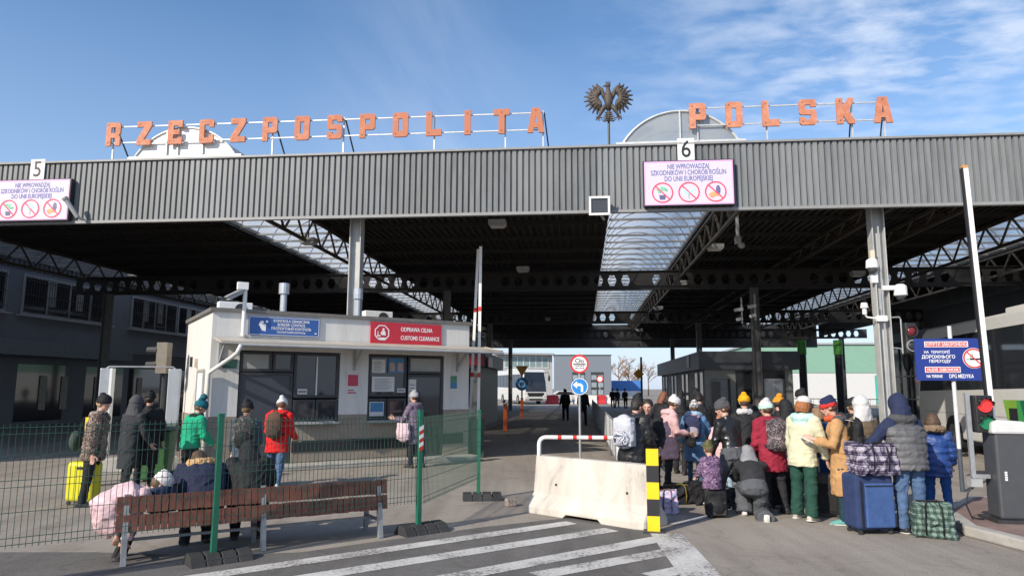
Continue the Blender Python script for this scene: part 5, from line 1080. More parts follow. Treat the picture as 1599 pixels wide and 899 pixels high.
def skeleton(H, lean=3, curl=5, head=(0, 0), L=(4, 8, 12, 4), R=(4, 8, 12, 4), legL=(2, 4), legR=(-2, 4), hip=None, wide=1., hs=None, splay=3):
    k = Sk(); k.H = H; k.hs = hs or min(1.04, max(.84, .45 + .35 * H)); k.wide = wide
    ra = radians
    def leg(s, t_, kn):
        a = ra(splay) * s; t1, t2 = ra(t_), ra(t_ - kn)
        d1 = Vector((sin(a), cos(a) * sin(t1), -cos(a) * cos(t1))); d2 = Vector((sin(a) * .4, sin(t2), -cos(t2)))
        h0 = Vector((s * .055 * H, 0, 0)); kn_ = h0 + d1 * .245 * H; an = kn_ + d2 * .235 * H; return [h0, kn_, an, d2]
    k.lg = {-1: leg(-1, *legL), 1: leg(1, *legR)}
    low = min(k.lg[s][2].z for s in (-1, 1)); hz = hip if hip is not None else -low + .045 * H
    for s in (-1, 1):
        for i in range(3): k.lg[s][i] = k.lg[s][i] + Vector((0, 0, hz))
    k.hip = Vector((0, 0, hz)); a1, a2 = ra(lean), ra(lean + curl)
    k.mid = k.hip + Vector((0, sin(a1), cos(a1))) * .15 * H; k.sh = k.mid + Vector((0, sin(a2), cos(a2))) * .145 * H
    k.d1 = Vector((0, sin(a1), cos(a1))); k.d2 = Vector((0, sin(a2), cos(a2)))
    hp, hy = head; an = ra((lean + curl) * .55 + hp); k.nd = Vector((0, sin(an), cos(an)))
    k.neck = k.sh + k.d2 * .012 * H; k.hd = k.neck + k.nd * (.045 * H + .11 * k.hs)
    k.HR = Matrix.Rotation(ra(hy), 3, 'Z') @ Matrix.Rotation(-ra((lean + curl) * .35 + hp), 3, 'X')
    def arm(s, sw, ab, el, inn):
        def dr(p, a): p, a = ra(p), ra(a); return Vector((s * sin(a), cos(a) * sin(p), -cos(a) * cos(p)))
        s0 = k.sh + Vector((s * .107 * H * wide, 0, 0)) - k.d2 * .022 * H; d1 = dr(sw, ab); e = s0 + d1 * .172 * H; d2 = dr(sw + el, ab - inn); w = e + d2 * .15 * H
        return [s0, e, w, d2, d1]
    k.ar = {-1: arm(-1, *L), 1: arm(1, *R)}; return k
def make_body(k, vox):
    H = k.H; mb = MB(); h = k.hs; X = (1, 0, 0)
    def hp(x, y, z): return k.hd + k.HR @ Vector((x * h, y * h, z * h))
    mb.ell(k.hd + k.HR @ Vector((0, -.008, .018)) * h, (.076 * h, .096 * h, .092 * h), k.HR, 16, 11); mb.ell(hp(0, .018, -.045), (.056 * h, .066 * h, .068 * h), k.HR); mb.ell(hp(0, .062, -.088), (.026 * h, .024 * h, .02 * h), k.HR)
    mb.tube([hp(0, .084, .012), hp(0, .104, -.022), hp(0, .088, -.034)], [.010 * h, .017 * h, .012 * h], 8); mb.ell(hp(0, .082, .022), (.05 * h, .014 * h, .012 * h), k.HR); mb.ell(hp(0, .084, -.056), (.024 * h, .012 * h, .010 * h), k.HR)
    for s in (-1, 1): mb.ell(hp(s * .076, -.006, -.008), (.011 * h, .020 * h, .032 * h), k.HR); mb.ell(hp(s * .038, .066, -.02), (.02 * h, .018 * h, .016 * h), k.HR)
    mb.tube([k.sh - k.d2 * .03 * H, k.neck + k.nd * .03 * H, hp(0, -.015, -.06)], [.055 * h, .048 * h, .05 * h], 10)
    mb.tube([k.hip - k.d1 * .03 * H, k.hip + k.d1 * .05 * H, k.mid, k.sh - k.d2 * .05 * H, k.sh - k.d2 * .0 * H], [(.085 * H, .062 * H), (.082 * H, .062 * H), (.08 * H, .058 * H), (.10 * H, .062 * H), (.06 * H, .04 * H)], 12, lat=X)
    for s in (-1, 1):
        s0, e, w, d2, d1 = k.ar[s]
        mb.tube([k.sh - k.d2 * .03 * H + Vector((s * .03 * H, 0, 0)), s0, s0.lerp(e, .5), e, e.lerp(w, .35), w], [.035 * H, .034 * H, .028 * H, .024 * H, .025 * H, .017 * H], 8)
        # palm, four unequal bent fingers, thumb leaving the side of the palm
        fw = Vector((0, 1, 0)) - d2 * d2.y; fw = fw.normalized() if fw.length > .2 else Vector((0, 0, 1)); nrm = d2.cross(fw).normalized() * s  # nrm towards the body
        q = .105 * H; mb.tube([w, w + d2 * .22 * q, w + d2 * .5 * q], [(.016 * H, .012 * H), (.025 * H, .012 * H), (.025 * H, .011 * H)], 8, lat=fw)
        for i, (o_, l_) in enumerate(((-.75, .36), (-.25, .44), (.25, .48), (.75, .42))):
            b_ = w + d2 * .48 * q + fw * o_ * .022 * H; m1 = b_ + (d2 * .9 - nrm * -.35).normalized() * l_ * q * .55; m2 = m1 + (d2 * .6 + nrm * .75).normalized() * l_ * q * .5; mb.tube([b_, m1, m2], [.0062 * H, .0055 * H, .0042 * H], 6)
        b_ = w + d2 * .18 * q + fw * .02 * H; mb.tube([b_, b_ + (d2 * .6 + fw * .7 + nrm * .2).normalized() * .26 * q, b_ + (d2 * .95 + fw * .5 + nrm * .5).normalized() * .5 * q], [.008 * H, .0068 * H, .005 * H], 6)
        h0, kn, an, ld = k.lg[s]
        mb.tube([h0 + Vector((0, 0, .02 * H)), h0.lerp(kn, .5), kn, kn.lerp(an, .35), an], [.052 * H, .043 * H, .030 * H, .031 * H, .02 * H], 9)
        fd = Vector((0, cos(asin_(ld.y)), sin(asin_(ld.y)))); mb.tube([an - fd * .02 * H + ld * .02 * H, an + ld * .025 * H + fd * .04 * H, an + ld * .035 * H + fd * .11 * H], [.02 * H, .024 * H, .014 * H], 8)
    return mb
def asin_(x): return math.asin(max(-1, min(1, x)))
def c_jacket(k, hem=.40, fat=1., flare=1., sleeves=True, armfat=1., collar=True):
    """hem: fraction of the height at which it ends, measured on a standing figure"""
    H = k.H; mb = MB(); f = fat; X = (1, 0, 0)
    drop = (.53 - hem) * H      # below the hips
    th = (k.lg[-1][1] + k.lg[1][1]) / 2 - k.hip; th = Vector((0, th.y, th.z)).normalized()
    dn = th if drop > 0 else -k.d1
    pts = []; rad = []
    if drop > 0:
        for q in ((1., .75, .5, .25) if drop > .15 * H else (1., .5)): pts.append(k.hip + dn * drop * q); rad.append(((.108 + .02 * (flare - 1) * q * 4) * H * f * (1 + .06 * q), (.085 + .015 * (flare - 1) * q * 4) * H * f))
        pts.append(k.hip); rad.append((.108 * H * f, .083 * H * f))
    else: pts.append(k.hip + k.d1 * -drop); rad.append((.102 * H * f, .078 * H * f))
    pts += [k.mid, k.sh - k.d2 * .07 * H, k.sh - k.d2 * .025 * H, k.sh + k.d2 * .008 * H]; w = k.wide; rad += [(.102 * H * f * w, .076 * H * f), (.118 * H * f * w, .078 * H * f), (.104 * H * w, .066 * H), (.055 * H, .05 * H)]
    mb.tube(pts, rad, 16, lat=X)
    if collar: mb.tube([k.sh - k.d2 * .01 * H, k.neck + k.nd * .035 * H], [(.054 * H, .054 * H), (.047 * H, .05 * H)], 12, lat=X)
    if sleeves:
        for s in (-1, 1):
            s0, e, w_, d2, d1 = k.ar[s]; a = armfat
            mb.ell(s0 - Vector((s * .012 * H, 0, 0)), (.050 * H * a, .052 * H * a, .052 * H * a)); mb.tube([k.sh - k.d2 * .04 * H + Vector((s * .05 * H, 0, 0)), s0, s0.lerp(e, .5), e, e.lerp(w_, .5), w_ - d2 * .012 * H], [.05 * H * a, .05 * H * a, .044 * H * a, .041 * H * a, .037 * H * a, .031 * H * a], 10)
    return mb
def c_trousers(k, fat=1., flare=1., top=.0):
    H = k.H; mb = MB(); mb.tube([k.hip - k.d1 * .045 * H, k.hip + k.d1 * .06 * H], [(.098 * H * fat, .078 * H * fat), (.092 * H * fat, .072 * H * fat)], 12, lat=(1, 0, 0)); mb.ell(k.hip - Vector((0, 0, .01 * H)), (.098 * H * fat, .08 * H * fat, .06 * H))
    for s in (-1, 1):
        h0, kn, an, ld = k.lg[s]; mb.tube([h0 + Vector((0, 0, .01 * H)), h0.lerp(kn, .5), kn, kn.lerp(an, .5), an + ld * .012 * H], [.058 * H * fat, .052 * H * fat, .042 * H * fat * (1 + .3 * (flare - 1)), .038 * H * fat * (1 + .7 * (flare - 1)), .036 * H * fat * flare], 11)
    return mb
def person(name, label, x, y, face, H=1.6, z=0., jk=None, tr=None, hat=None, hair=None, shoe=(.03, .03, .03), near=True, face_marks=False, hood=None, furhood=None, scarf=None, group=None, vox=None, sole=None, vest=None, jkw={}, trw={}, jfold=.010, quilt=0., jfur=0., tfold=.009, **pose):
    q = random.Random(int(abs(x) * 977 + abs(y) * 131))
    rp = dict(lean=q.uniform(1, 7), curl=q.uniform(3, 12), head=(q.uniform(-2, 20), q.uniform(-28, 28)), L=(q.uniform(-4, 18), q.uniform(6, 14), q.uniform(10, 75), q.uniform(2, 14)), R=(q.uniform(-4, 18), q.uniform(6, 14), q.uniform(10, 75), q.uniform(2, 14)), legL=(q.uniform(-3, 10), q.uniform(3, 12)), legR=(q.uniform(-10, 4), q.uniform(3, 9)))
    rp.update(pose); pose = rp
    k = skeleton(H, **pose); v = vox or (.0125 if near else .022); rz = radians(face)
    b = fin(make_body(k, .009 if near else .02), 'person', skin, None, .0085 if near else .018, 2)
    b.name = 'person'; b.location = (x, y, z); b.rotation_euler = (0, 0, rz); tag(b, label, 'person', group)
    X = (1, 0, 0); h = k.hs
    def hp(a, b_, c_): return k.hd + k.HR @ Vector((a * h, b_ * h, c_ * h))
    if tr: fin(c_trousers(k, **trw), 'trousers', tr, b, v, 3, tfold)
    if jk: fin(c_jacket(k, **jkw), 'jacket', jk, b, v, 3, jfold, quilt, jfur)
    if vest: kw = dict(jkw); kw.update(sleeves=False, fat=kw.get('fat', 1.) * 1.17); fin(c_jacket(k, **kw), 'vest', vest, b, v, 3, jfold, .016, qp=.085)
    sm = M('shoe_%02x%02x%02x' % tuple(int(255 * c) for c in shoe), shoe, .6, var=.15)
    for s in (-1, 1):
        h0, kn, an, ld = k.lg[s]; up = -ld; fd = Vector((0, cos(asin_(ld.y)), sin(asin_(ld.y)))); H_ = H
        mb = MB(); base = an + ld * .045 * H_
        mb.tube([base - fd * .045 * H_ + up * .02 * H_, base - fd * .01 * H_ + up * .028 * H_, base + fd * .05 * H_ + up * .022 * H_, base + fd * .10 * H_ + up * .014 * H_, base + fd * .118 * H_ + up * .012 * H_], [(.022 * H_, .024 * H_), (.024 * H_, .032 * H_), (.027 * H_, .024 * H_), (.026 * H_, .016 * H_), (.012 * H_, .010 * H_)], 10, lat=X)
        mb.tube([base + up * .02 * H_, an + up * .035 * H_], [.026 * H_, .027 * H_], 9)
        so_ = fin(mb, 'shoe', sm, b, .010 if near else .02, 2)
        mb = MB(); mb.tube([base - fd * .05 * H_ + up * .005 * H_, base + up * .005 * H_, base + fd * .07 * H_ + up * .005 * H_, base + fd * .12 * H_ + up * .007 * H_], [(.024 * H_, .006 * H_), (.025 * H_, .006 * H_), (.029 * H_, .006 * H_), (.014 * H_, .005 * H_)], 10, lat=X); mb.build('sole', M('pale_sole' if sole else 'dark_sole', (.55, .53, .48) if sole else (.03, .03, .03), .7), so_, smooth=True)
    if not hair and not (hat and hat[0] == 'hood'): hair = ('short', (BROWN, DARKH, (.14, .085, .045))[int(abs(x * 7)) % 3])
    if hair:
        kind, c = hair; mb = MB()
        if hat: mb.ell(hp(0, -.028, .0), (.082 * h, .088 * h, .082 * h), k.HR, 14, 9)
        else: mb.ell(hp(0, -.022, .034), (.086 * h, .098 * h, .092 * h), k.HR, 14, 9); mb.ell(hp(0, -.045, -.01), (.076 * h, .066 * h, .07 * h), k.HR)
        if kind == 'long':
            for q in range(7): a = radians(-150 + 50 * q) if False else radians(195 + 25 * q); mb.tube([hp(.07 * cos(a), .07 * sin(a) - .02, .02), hp(.082 * cos(a), .08 * sin(a) - .03, -.09), hp(.075 * cos(a), .075 * sin(a) - .035, -.2)], [.03 * h, .03 * h, .015 * h], 7)
        elif kind == 'bob':
            for q in range(9): a = radians(175 + 23.75 * q); mb.tube([hp(.07 * cos(a), .075 * sin(a) - .015, .02), hp(.082 * cos(a), .085 * sin(a) - .02, -.05), hp(.072 * cos(a), .08 * sin(a) - .02, -.105)], [.03 * h, .028 * h, .014 * h], 7)
        elif kind == 'bun': mb.ell(hp(0, -.12, .04), (.045 * h, .04 * h, .045 * h), k.HR)
        fin(mb, 'hair', hairm(c), b, .011 if near else .022, 1, .006)
    if hat:
        kind, mat = hat[0], hat[1]; mb = MB()
        if kind == 'beanie':
            mb.tube([hp(0, -.004, .012), hp(0, -.008, .05), hp(0, -.014, .09), hp(0, -.02, .125), hp(0, -.022, .142)], [(.091 * h, .110 * h), (.093 * h, .112 * h), (.082 * h, .10 * h), (.052 * h, .066 * h), (.02 * h, .026 * h)], 16, lat=k.HR @ Vector(X)); mb.ell(hp(.02 * sin(9 * x), -.05, .125), (.05 * h, .05 * h, .035 * h), k.HR); ht = fin(mb, 'hat', mat, b, .010 if near else .02, 2, .008, .004, qp=.02)
            mb = MB(); mb.tube([hp(0, -.002, .0), hp(0, -.004, .055)], [(.096 * h, .115 * h), (.097 * h, .116 * h)], 18, lat=k.HR @ Vector(X)); fin(mb, 'hat_cuff', hat[2] if len(hat) > 2 else mat, ht, .010 if near else .02, 1, .006)
            if len(hat) > 3 and hat[3]: mb = MB(); mb.ell(hp(0, -.024, .175), (.052 * h,) * 3); fin(mb, 'pompom', hat[3], ht, .012, 1, 0, 0, .012)
        elif kind == 'cap':
            mb.tube([hp(0, -.006, .028), hp(0, -.008, .07), hp(0, -.01, .105), hp(0, -.01, .125)], [(.086 * h, .105 * h), (.085 * h, .104 * h), (.066 * h, .084 * h), (.02 * h, .024 * h)], 16, lat=k.HR @ Vector(X)); ht = fin(mb, 'hat', mat, b, .009, 2)
            mb = MB(); 
            for q in range(7): a = radians(-60 + 20 * q); mb.tube([hp(.07 * sin(a), .08 * cos(a), .04), hp(.085 * sin(a), .09 + .095 * cos(a), .022)], [(.02 * h, .008 * h), (.018 * h, .006 * h)], 6, lat=k.HR @ Vector(X))
            fin(mb, 'visor', mat, ht, .008, 2)
        elif kind == 'hood':
            mb.ell(hp(0, -.03, .02), (.112 * h, .125 * h, .135 * h), k.HR, 16, 11); mb.tube([hp(0, -.05, -.03), k.sh - Vector((0, .02, .02))], [(.112 * h, .112 * h), (.155 * h, .105 * h)], 14, lat=X); fin(mb, 'hood', mat, b, v, 3, .006)
    if hood:
        mb = MB(); a = k.sh - Vector((0, .055 * H, 0)) + k.d2 * .012 * H
        for q in range(9): t_ = pi + pi * q / 8 if True else 0; mb.ell(k.neck + Vector((.072 * H * cos(t_), .058 * H * sin(t_) - .012 * H, .012 * H)) + Vector((0, 0, -.006 * H * abs(sin(t_)))), (.036 * H, .036 * H, .034 * H))
        mb.ell(a - Vector((0, .005 * H, .03 * H)), (.07 * H, .032 * H, .055 * H)); fin(mb, 'hood', hood, b, v, 2, .008)
    if furhood:
        mb = MB()
        for q in range(16): t_ = 2 * pi * q / 16; mb.ell(k.neck + Vector((.075 * H * cos(t_), .07 * H * sin(t_) - .022 * H, .022 * H - .022 * H * sin(t_))), (.03 * H,) * 3)
        fin(mb, 'fur_trim', furhood, b, .012, 1, 0, 0, .014)
    if scarf: 
        mb = MB()
        for q in range(14): t_ = 2 * pi * q / 14; mb.ell(k.neck + Vector((.052 * H * cos(t_), .05 * H * sin(t_) + .006 * H, .016 * H + .008 * H * sin(3 * t_))), (.026 * H,) * 3)
        fin(mb, 'scarf', scarf, b, .011, 2, .006)
    if face_marks:
        for s in (-1, 1): mb = MB(); mb.ell(hp(s * .032, .087, .004), (.009 * h, .006 * h, .0042 * h), k.HR, 10, 7); mb.build('eye', eyem, b, smooth=True)
        mb = MB(); mb.ell(hp(0, .0945, -.056), (.021 * h, .006 * h, .005 * h), k.HR, 10, 7); mb.build('mouth', lipm, b, smooth=True)
    b['_'] = 1; del b['_']
    k.M = Matrix.Translation((x, y, z)) @ Matrix.Rotation(rz, 4, 'Z'); k.rz = rz; k.ob = b; return k
def backpack(k, label, mat, pmat, w=.32, h=.42, d=.17, off=0., trim=None, zo=0., name='backpack'):
    H = k.H; c = k.mid.lerp(k.sh, .35); loc = k.M @ (c - Vector((0, (.088 * H + d / 2 + off), h * .55 - zo)))
    r = thing(name, label, 'backpack', loc, k.rz); tilt = -atan2(k.d2.y, k.d2.z) * .5
    mb = MB(); mb.box((0, 0, h / 2), (w * .8, d * .7, h * .86)); mb.ell((0, -.01, h * .62), (w / 2, d / 2, h * .42)); mb.ell((0, -.02, h * .3), (w / 2, d * .55, h * .32)); fin(mb, 'main_bag', mat, r, .011, 3, .006)
    mb = MB(); mb.ell((0, -d * .45, h * .3), (w * .38, d * .28, h * .25)); mb.box((0, -d * .45, h * .28), (w * .6, d * .3, h * .35)); fin(mb, 'front_pocket', pmat, r, .010, 3, .004)
    mb = MB(); mb.tube([(-.04, .02, h * .98), (-.03, .02, h * 1.06), (.03, .02, h * 1.06), (.04, .02, h * .98)], .009, 6); mb.build('top_handle', trim or pmat, r, smooth=True)
    sh = (k.M.inverted() @ loc)
    for s in (-1, 1):
        pts = [Vector((s * .09, d * .2, h * .92)), Vector((s * .11, d * .5 + .07, h * .55 + (k.sh - c).z + .035)), Vector((s * .115, d * .5 + .20, h * .55 + (k.sh - c).z - .06)), Vector((s * .13, d * .5 + .2, h * .4)), Vector((s * .14, d * .35, h * .12))]
        mb = MB(); mb.tube(pts, [(.026, .007)] * 5, 8, lat=(1, 0, 0)); mb.build('strap', trim or pmat, r, smooth=True)
    return r
def PX(px, d): q = AT(px, 640, d); return q.x, q.y
blackc = cloth('black', (.016, .016, .018), .7); navy = cloth('navy', (.022, .03, .07)); jeans = cloth('jeans', (.07, .12, .22), .9, .3); dgrey = cloth('dark_grey', (.07, .07, .075)); pinkc = cloth('dusty_pink', (.58, .36, .36)); whitek = cloth('white_knit', (.56, .55, .54)); dk = cloth('dark_trousers', (.022, .022, .026))
leather = M('black_leather', (.012, .012, .013), .32, var=.1, bump=.2, bs=40); puff = M('black_puffer', (.016, .016, .018), .5, var=.2)
# ---- right hand crowd, front to back
x, y = PX(1412, 9.35)
vm = person('person', 'person in a grey padded vest and navy hood with an arm over the luggage', x, y, 8, 1.70, jk=navy, vest=M('grey_vest', (.10, .10, .105), .6, var=.12, vs=8), tr=jeans, hat=('hood', navy), shoe=(.03, .03, .035), sole=True, wide=1.1, jkw=dict(hem=.47, fat=1.15), trw=dict(fat=1.08), L=(8, 42, 12, 6), R=(6, 14, 10, 8), lean=4, hood=dgrey, legL=(2, 5), legR=(-1, 3))
x, y = PX(1456, 10.3)
person('person', 'child in a bright blue quilted puffer jacket half hidden behind the grey vest', x, y, -25, 1.44, jk=M('blue_puffer', (.014, .05, .20), .5, var=.12), quilt=.016, jkw=dict(hem=.42, fat=1.12, armfat=1.2), tr=cloth('bright_blue', (.02, .08, .26)), hair=('bob', BROWN), furhood=M('brown_fur', (.20, .14, .09), .9, var=.5, vs=60), shoe=(.02, .02, .02))
x, y = PX(1352, 10.6)
wh = person('person', 'person in a brown coat with a white hood pulled up', x, y, 20, 1.66, jk=cloth('brown_coat', (.13, .095, .06)), tr=dk, hat=('hood', whitek), jkw=dict(hem=.36, fat=1.08))
x, y = PX(1311, 9.95)
cm = person('person', 'woman in a long camel coat and a red and navy hat looking left', x, y, 72, 1.66, jk=cloth('camel_wool', (.46, .26, .115)), tr=cloth('dark_teal', (.015, .045, .06)), hat=('beanie', cloth('navy_knit', (.02, .025, .07)), cloth('red_knit', (.55, .035, .03))), hair=('short', BROWN), shoe=(.10, .30, .28), sole=True, jkw=dict(hem=.235, fat=1.06, flare=1.2), L=(14, 8, 95, 14), R=(10, 10, 98, 14), scarf=cloth('orange_scarf', (.55, .10, .04)), hood=dgrey, face_marks=True, head=(12, 0), legL=(4, 5), legR=(-6, 5))
backpack(cm, 'black backpack with white piping on the camel coat', blackc, cloth('black_nylon', (.03, .03, .032)), .30, .44, .17, trim=whitek)
x, y = PX(1284, 10.9)
person('person', 'person in a navy hooded jacket between the yellow jacket and the camel coat', x, y, 18, 1.50, jk=cloth('royal_navy', (.02, .05, .16)), tr=navy, hair=('bob', (.22, .13, .07)), hood=cloth('royal_navy', (.02, .05, .16)), jkw=dict(hem=.38))
x, y = PX(1250, 10.25)
person('person', 'person in a pale yellow jacket green trousers and white cap', x, y, -52, 1.68, jk=cloth('pale_yellow', (.56, .545, .38)), tr=cloth('bottle_green', (.018, .062, .045)), hat=('cap', whitek), hair=('bob', GINGER), shoe=(.45, .42, .36), sole=True, hood=cloth('pale_aqua', (.45, .66, .62)), jkw=dict(hem=.44, fat=1.12, armfat=1.12), trw=dict(fat=1.06, flare=1.35), legL=(4, 4), legR=(-5, 4), splay=5, head=(5, -20), L=(2, 8, 12, 4), R=(6, 12, 14, 8), face_marks=True)
x, y = PX(1203, 10.8)
rb = person('person', 'person in a dark red hooded jacket and mint and white hat with back turned', x, y, 6, 1.60, jk=cloth('dark_red', (.26, .02, .04)), tr=dk, hat=('beanie', whitek, cloth('mint_knit', (.45, .68, .58))), hood=cloth('dark_red', (.26, .02, .04)), jkw=dict(hem=.38, fat=1.15, armfat=1.15), shoe=(.03, .03, .03))
backpack(rb, 'black and pink patterned backpack on the dark red jacket', pattern('scribble_nylon', [(.02, .02, .02), (.12, .10, .11), (.02, .02, .022), (.34, .25, .27), (.03, .03, .03)], 26, rough=.7), pattern('scribble_nylon', [], 1), .36, .47, .18, trim=blackc)
x, y = PX(1217, 12.0)
person('person', 'person in an orange knitted hat behind the dark red jacket', x, y, -20, 1.66, jk=blackc, tr=dk, hat=('beanie', cloth('orange_knit', (.62, .25, .02)),), jkw=dict(hem=.4))
x, y = PX(1163, 12.0)
person('person', 'person in a mustard hat and black coat beside the leather jacket', x, y, -15, 1.68, jk=blackc, tr=dk, hat=('beanie', cloth('mustard_knit', (.70, .33, .01)),), scarf=whitek, jkw=dict(hem=.3, fat=1.08))
x, y = PX(1143, 10.9)
lj = person('person', 'woman in a black leather jacket and grey hat with wide grey trousers mid step', x, y, 30, 1.68, jk=leather, tr=cloth('charcoal_wide', (.085, .09, .10)), hat=('beanie', cloth('grey_knit', (.075, .075, .08)),), hair=('short', BROWN), jkw=dict(hem=.52, fat=1.0), trw=dict(fat=1.25, flare=1.9), legL=(28, 14), legR=(-20, 12), L=(10, 8, 18, 4), R=(8, 10, 30, 6), lean=10, head=(10, 45), shoe=(.6, .58, .55), sole=True, face_marks=True, splay=5)
mb = MB(); mb.tube([lj.hip + lj.d1 * .03, lj.hip + lj.d1 * .10], [(.18, .145), (.172, .14)], 16, lat=(1, 0, 0)); fin(mb, 'pink_shirt_hem', pinkc, lj.ob, .012, 3, .008)
x, y = PX(1172, 10.35)
kn = person('person', 'person crouching on one knee in grey wide trousers and a dark jacket before the crowd', x, y, -10, 1.55, jk=cloth('dark_bag_jacket', (.028, .028, .032)), tr=cloth('charcoal_wide', (.085, .09, .10)), hat=('hood', cloth('grey_hood', (.22, .22, .23))), jkw=dict(hem=.53, fat=1.1), trw=dict(fat=1.3, flare=1.7), legL=(88, 112), legR=(22, 108), lean=34, curl=26, head=(24, 0), hip=.40, L=(40, 5, 50, 0), R=(40, 5, 50, 0), shoe=(.6, .58, .55), sole=True)
x, y = PX(1083, 13.9)
dn = person('person', 'girl in a blue denim coat with fur lined hood and slim jeans facing away', x, y, -22, 1.52, jk=M('denim_blue', (.09, .19, .34), .8, var=.35, vs=5, bump=.3, bs=50), tr=cloth('slim_jeans', (.05, .10, .17)), hat=('beanie', pattern('black_white_knit', [(.03, .03, .03), (.6, .6, .6), (.05, .05, .05), (.65, .65, .65)], 20),), furhood=M('pale_blue_fur', (.30, .42, .55), .9, var=.4, vs=60), jkw=dict(hem=.30, fat=1.2, armfat=1.25), trw=dict(fat=.85), R=(30, 16, 30, 0), L=(6, 14, 14, 6))
backpack(dn, 'small grey and navy backpack with pink edging on the denim coat', cloth('bag_navy', (.03, .035, .08)), cloth('bag_grey', (.30, .27, .32)), .32, .42, .17, trim=cloth('bag_pink', (.6, .2, .32)))
x, y = PX(1127, 13.2)
person('person', 'small child with ginger hair and pale pink jacket between the adults', x, y, 150, 1.32, jk=cloth('baby_pink', (.66, .42, .42)), tr=cloth('pale_blue', (.30, .42, .55)), hair=('bob', GINGER), jkw=dict(hem=.42, fat=1.1), face_marks=True)
x, y = PX(1040, 13.5)
pk = person('person', 'woman in a long dusty pink coat and white hat in profile', x, y, -78, 1.64, jk=pinkc, tr=dk, hat=('beanie', whitek,), hair=('short', BROWN), jkw=dict(hem=.33, fat=1.18, flare=1.2), L=(10, 6, 60, 10), R=(8, 8, 70, 14), face_marks=True, hood=pinkc, shoe=(.02, .02, .02))
r = thing('handbag', 'black handbag held by the woman in pink', 'handbag', pk.M @ (pk.ar[1][2] + Vector((0, .04, -.24))), pk.rz); mb = MB(); mb.box((0, 0, .1), (.24, .1, .16)); mb.ell((0, 0, .09), (.14, .075, .1)); fin(mb, 'pouch', blackc, r, .012, 3, .004); mb = MB(); mb.tube([(-.08, 0, .17), (-.05, 0, .25), (.05, 0, .25), (.08, 0, .17)], .008, 6); mb.build('handle', black, r)
x, y = PX(1013, 11.8)
person('person', 'dark haired boy in black turning his face toward the camera', x, y, 160, 1.60, jk=blackc, tr=dk, hair=('short', DARKH), jkw=dict(hem=.36, fat=1.05), face_marks=True, head=(6, 0))
x, y = PX(985, 11.0)
bb = person('person', 'person in a black puffer jacket leaning forward with a large pale backpack', x, y, -38, 1.64, jk=puff, tr=dk, hair=('short', DARKH), quilt=.008, jkw=dict(hem=.38, fat=1.22, armfat=1.2), lean=10, curl=8, hood=puff, head=(16, -15))
backpack(bb, 'large white grey and navy school backpack on the black puffer jacket', cloth('bag_pale', (.46, .47, .52)), pattern('bag_print', [(.03, .04, .08), (.45, .46, .5), (.06, .07, .12), (.5, .5, .52)], 8, rough=.6), .36, .48, .22, trim=navy, off=.02)
x, y = PX(1108, 10.45)
tod = person('person', 'toddler in a camouflage hat and purple patterned coat before the adults', x, y, 12, .98, hs=.80, jk=pattern('purple_floral', [(.05, .02, .06), (.22, .12, .24), (.03, .02, .04), (.36, .24, .36), (.06, .03, .08)], 24), tr=cloth('black_snow', (.03, .03, .032)), hat=('beanie', pattern('camo_knit', [(.05, .06, .02), (.14, .14, .05), (.03, .03, .015), (.18, .16, .08)], 22),), jkw=dict(hem=.40, fat=1.3, armfat=1.3), trw=dict(fat=1.25))
for px, d, H, f, lb in ((1262, 14.2, 1.78, 30, 'tall person in a black hat behind the white cap'), (1030, 17.0, 1.72, -60, 'shadowed person in black at the booth behind the white hat'), (1066, 18.2, 1.70, 20, 'shadowed person in dark clothes left of the denim coat'), (1085, 19.5, 1.78, -30, 'shadowed taller person in dark clothes beyond the denim coat')):
    x, y = PX(px, d); person('person', lb, x, y, f, H, jk=blackc, tr=dk, hat=('beanie', blackc,) if px != 1030 else None, hair=('long', (.16, .06, .03)) if px == 1030 else ('short', DARKH), near=False)
for px, d, H, f, hm, lb in ((1098, 15.2, 1.70, 20, .3, 'person in black between the denim coat and the leather jacket'), (1186, 12.3, 1.62, -12, .34, 'person in black behind the left shoulder of the dark red jacket'), (1234, 11.9, 1.58, 24, .3, 'person in charcoal behind the pale yellow jacket left sleeve'), (1296, 12.2, 1.66, -20, .28, 'person in charcoal behind the camel coat'), (1335, 12.4, 1.60, 10, .3, 'person in black behind the white hood'), (1000, 12.6, 1.66, 15, .3, 'person in black at the back of the boy with the dark hair'), (1060, 15.5, 1.58, -30, .3, 'person in black behind the pink coat right side')):
    x, y = PX(px, d); person('person', lb, x, y, f, H, jk=cloth('charcoal_coat', (.035, .036, .042)) if 'charcoal' in lb else blackc, tr=dk, hat=None if px in (1186, 1296) else ('hood', blackc) if px in (1234, 1060) else ('beanie', blackc,), hair=('bob', DARKH) if px in (1186, 1296) else None, jkw=dict(hem=hm, fat=1.15, armfat=1.1))
# officers and distant walkers
unif = cloth('dark_uniform', (.012, .013, .016))
for px, d, H, f, lb in ((883, 40, 1.72, 170, 'officer in dark uniform standing in the shaded roadway left of the sign pole'), (910, 35, 1.78, 190, 'officer in dark uniform standing right behind the sign pole'), (957, 66, 1.76, 160, 'leftmost of three distant people in black beyond the canopy'), (964, 67, 1.74, 200, 'middle one of three distant people in black beyond the canopy'), (977, 65, 1.76, 150, 'rightmost of three distant people in black beyond the canopy')):
    x, y = PX(px, d); person('person', lb, x, y, f, H, jk=unif, tr=unif, hat=('beanie', unif,), near=False, vox=.03, jkw=dict(hem=.45, fat=1.1), legL=(4, 4), legR=(-8, 4))
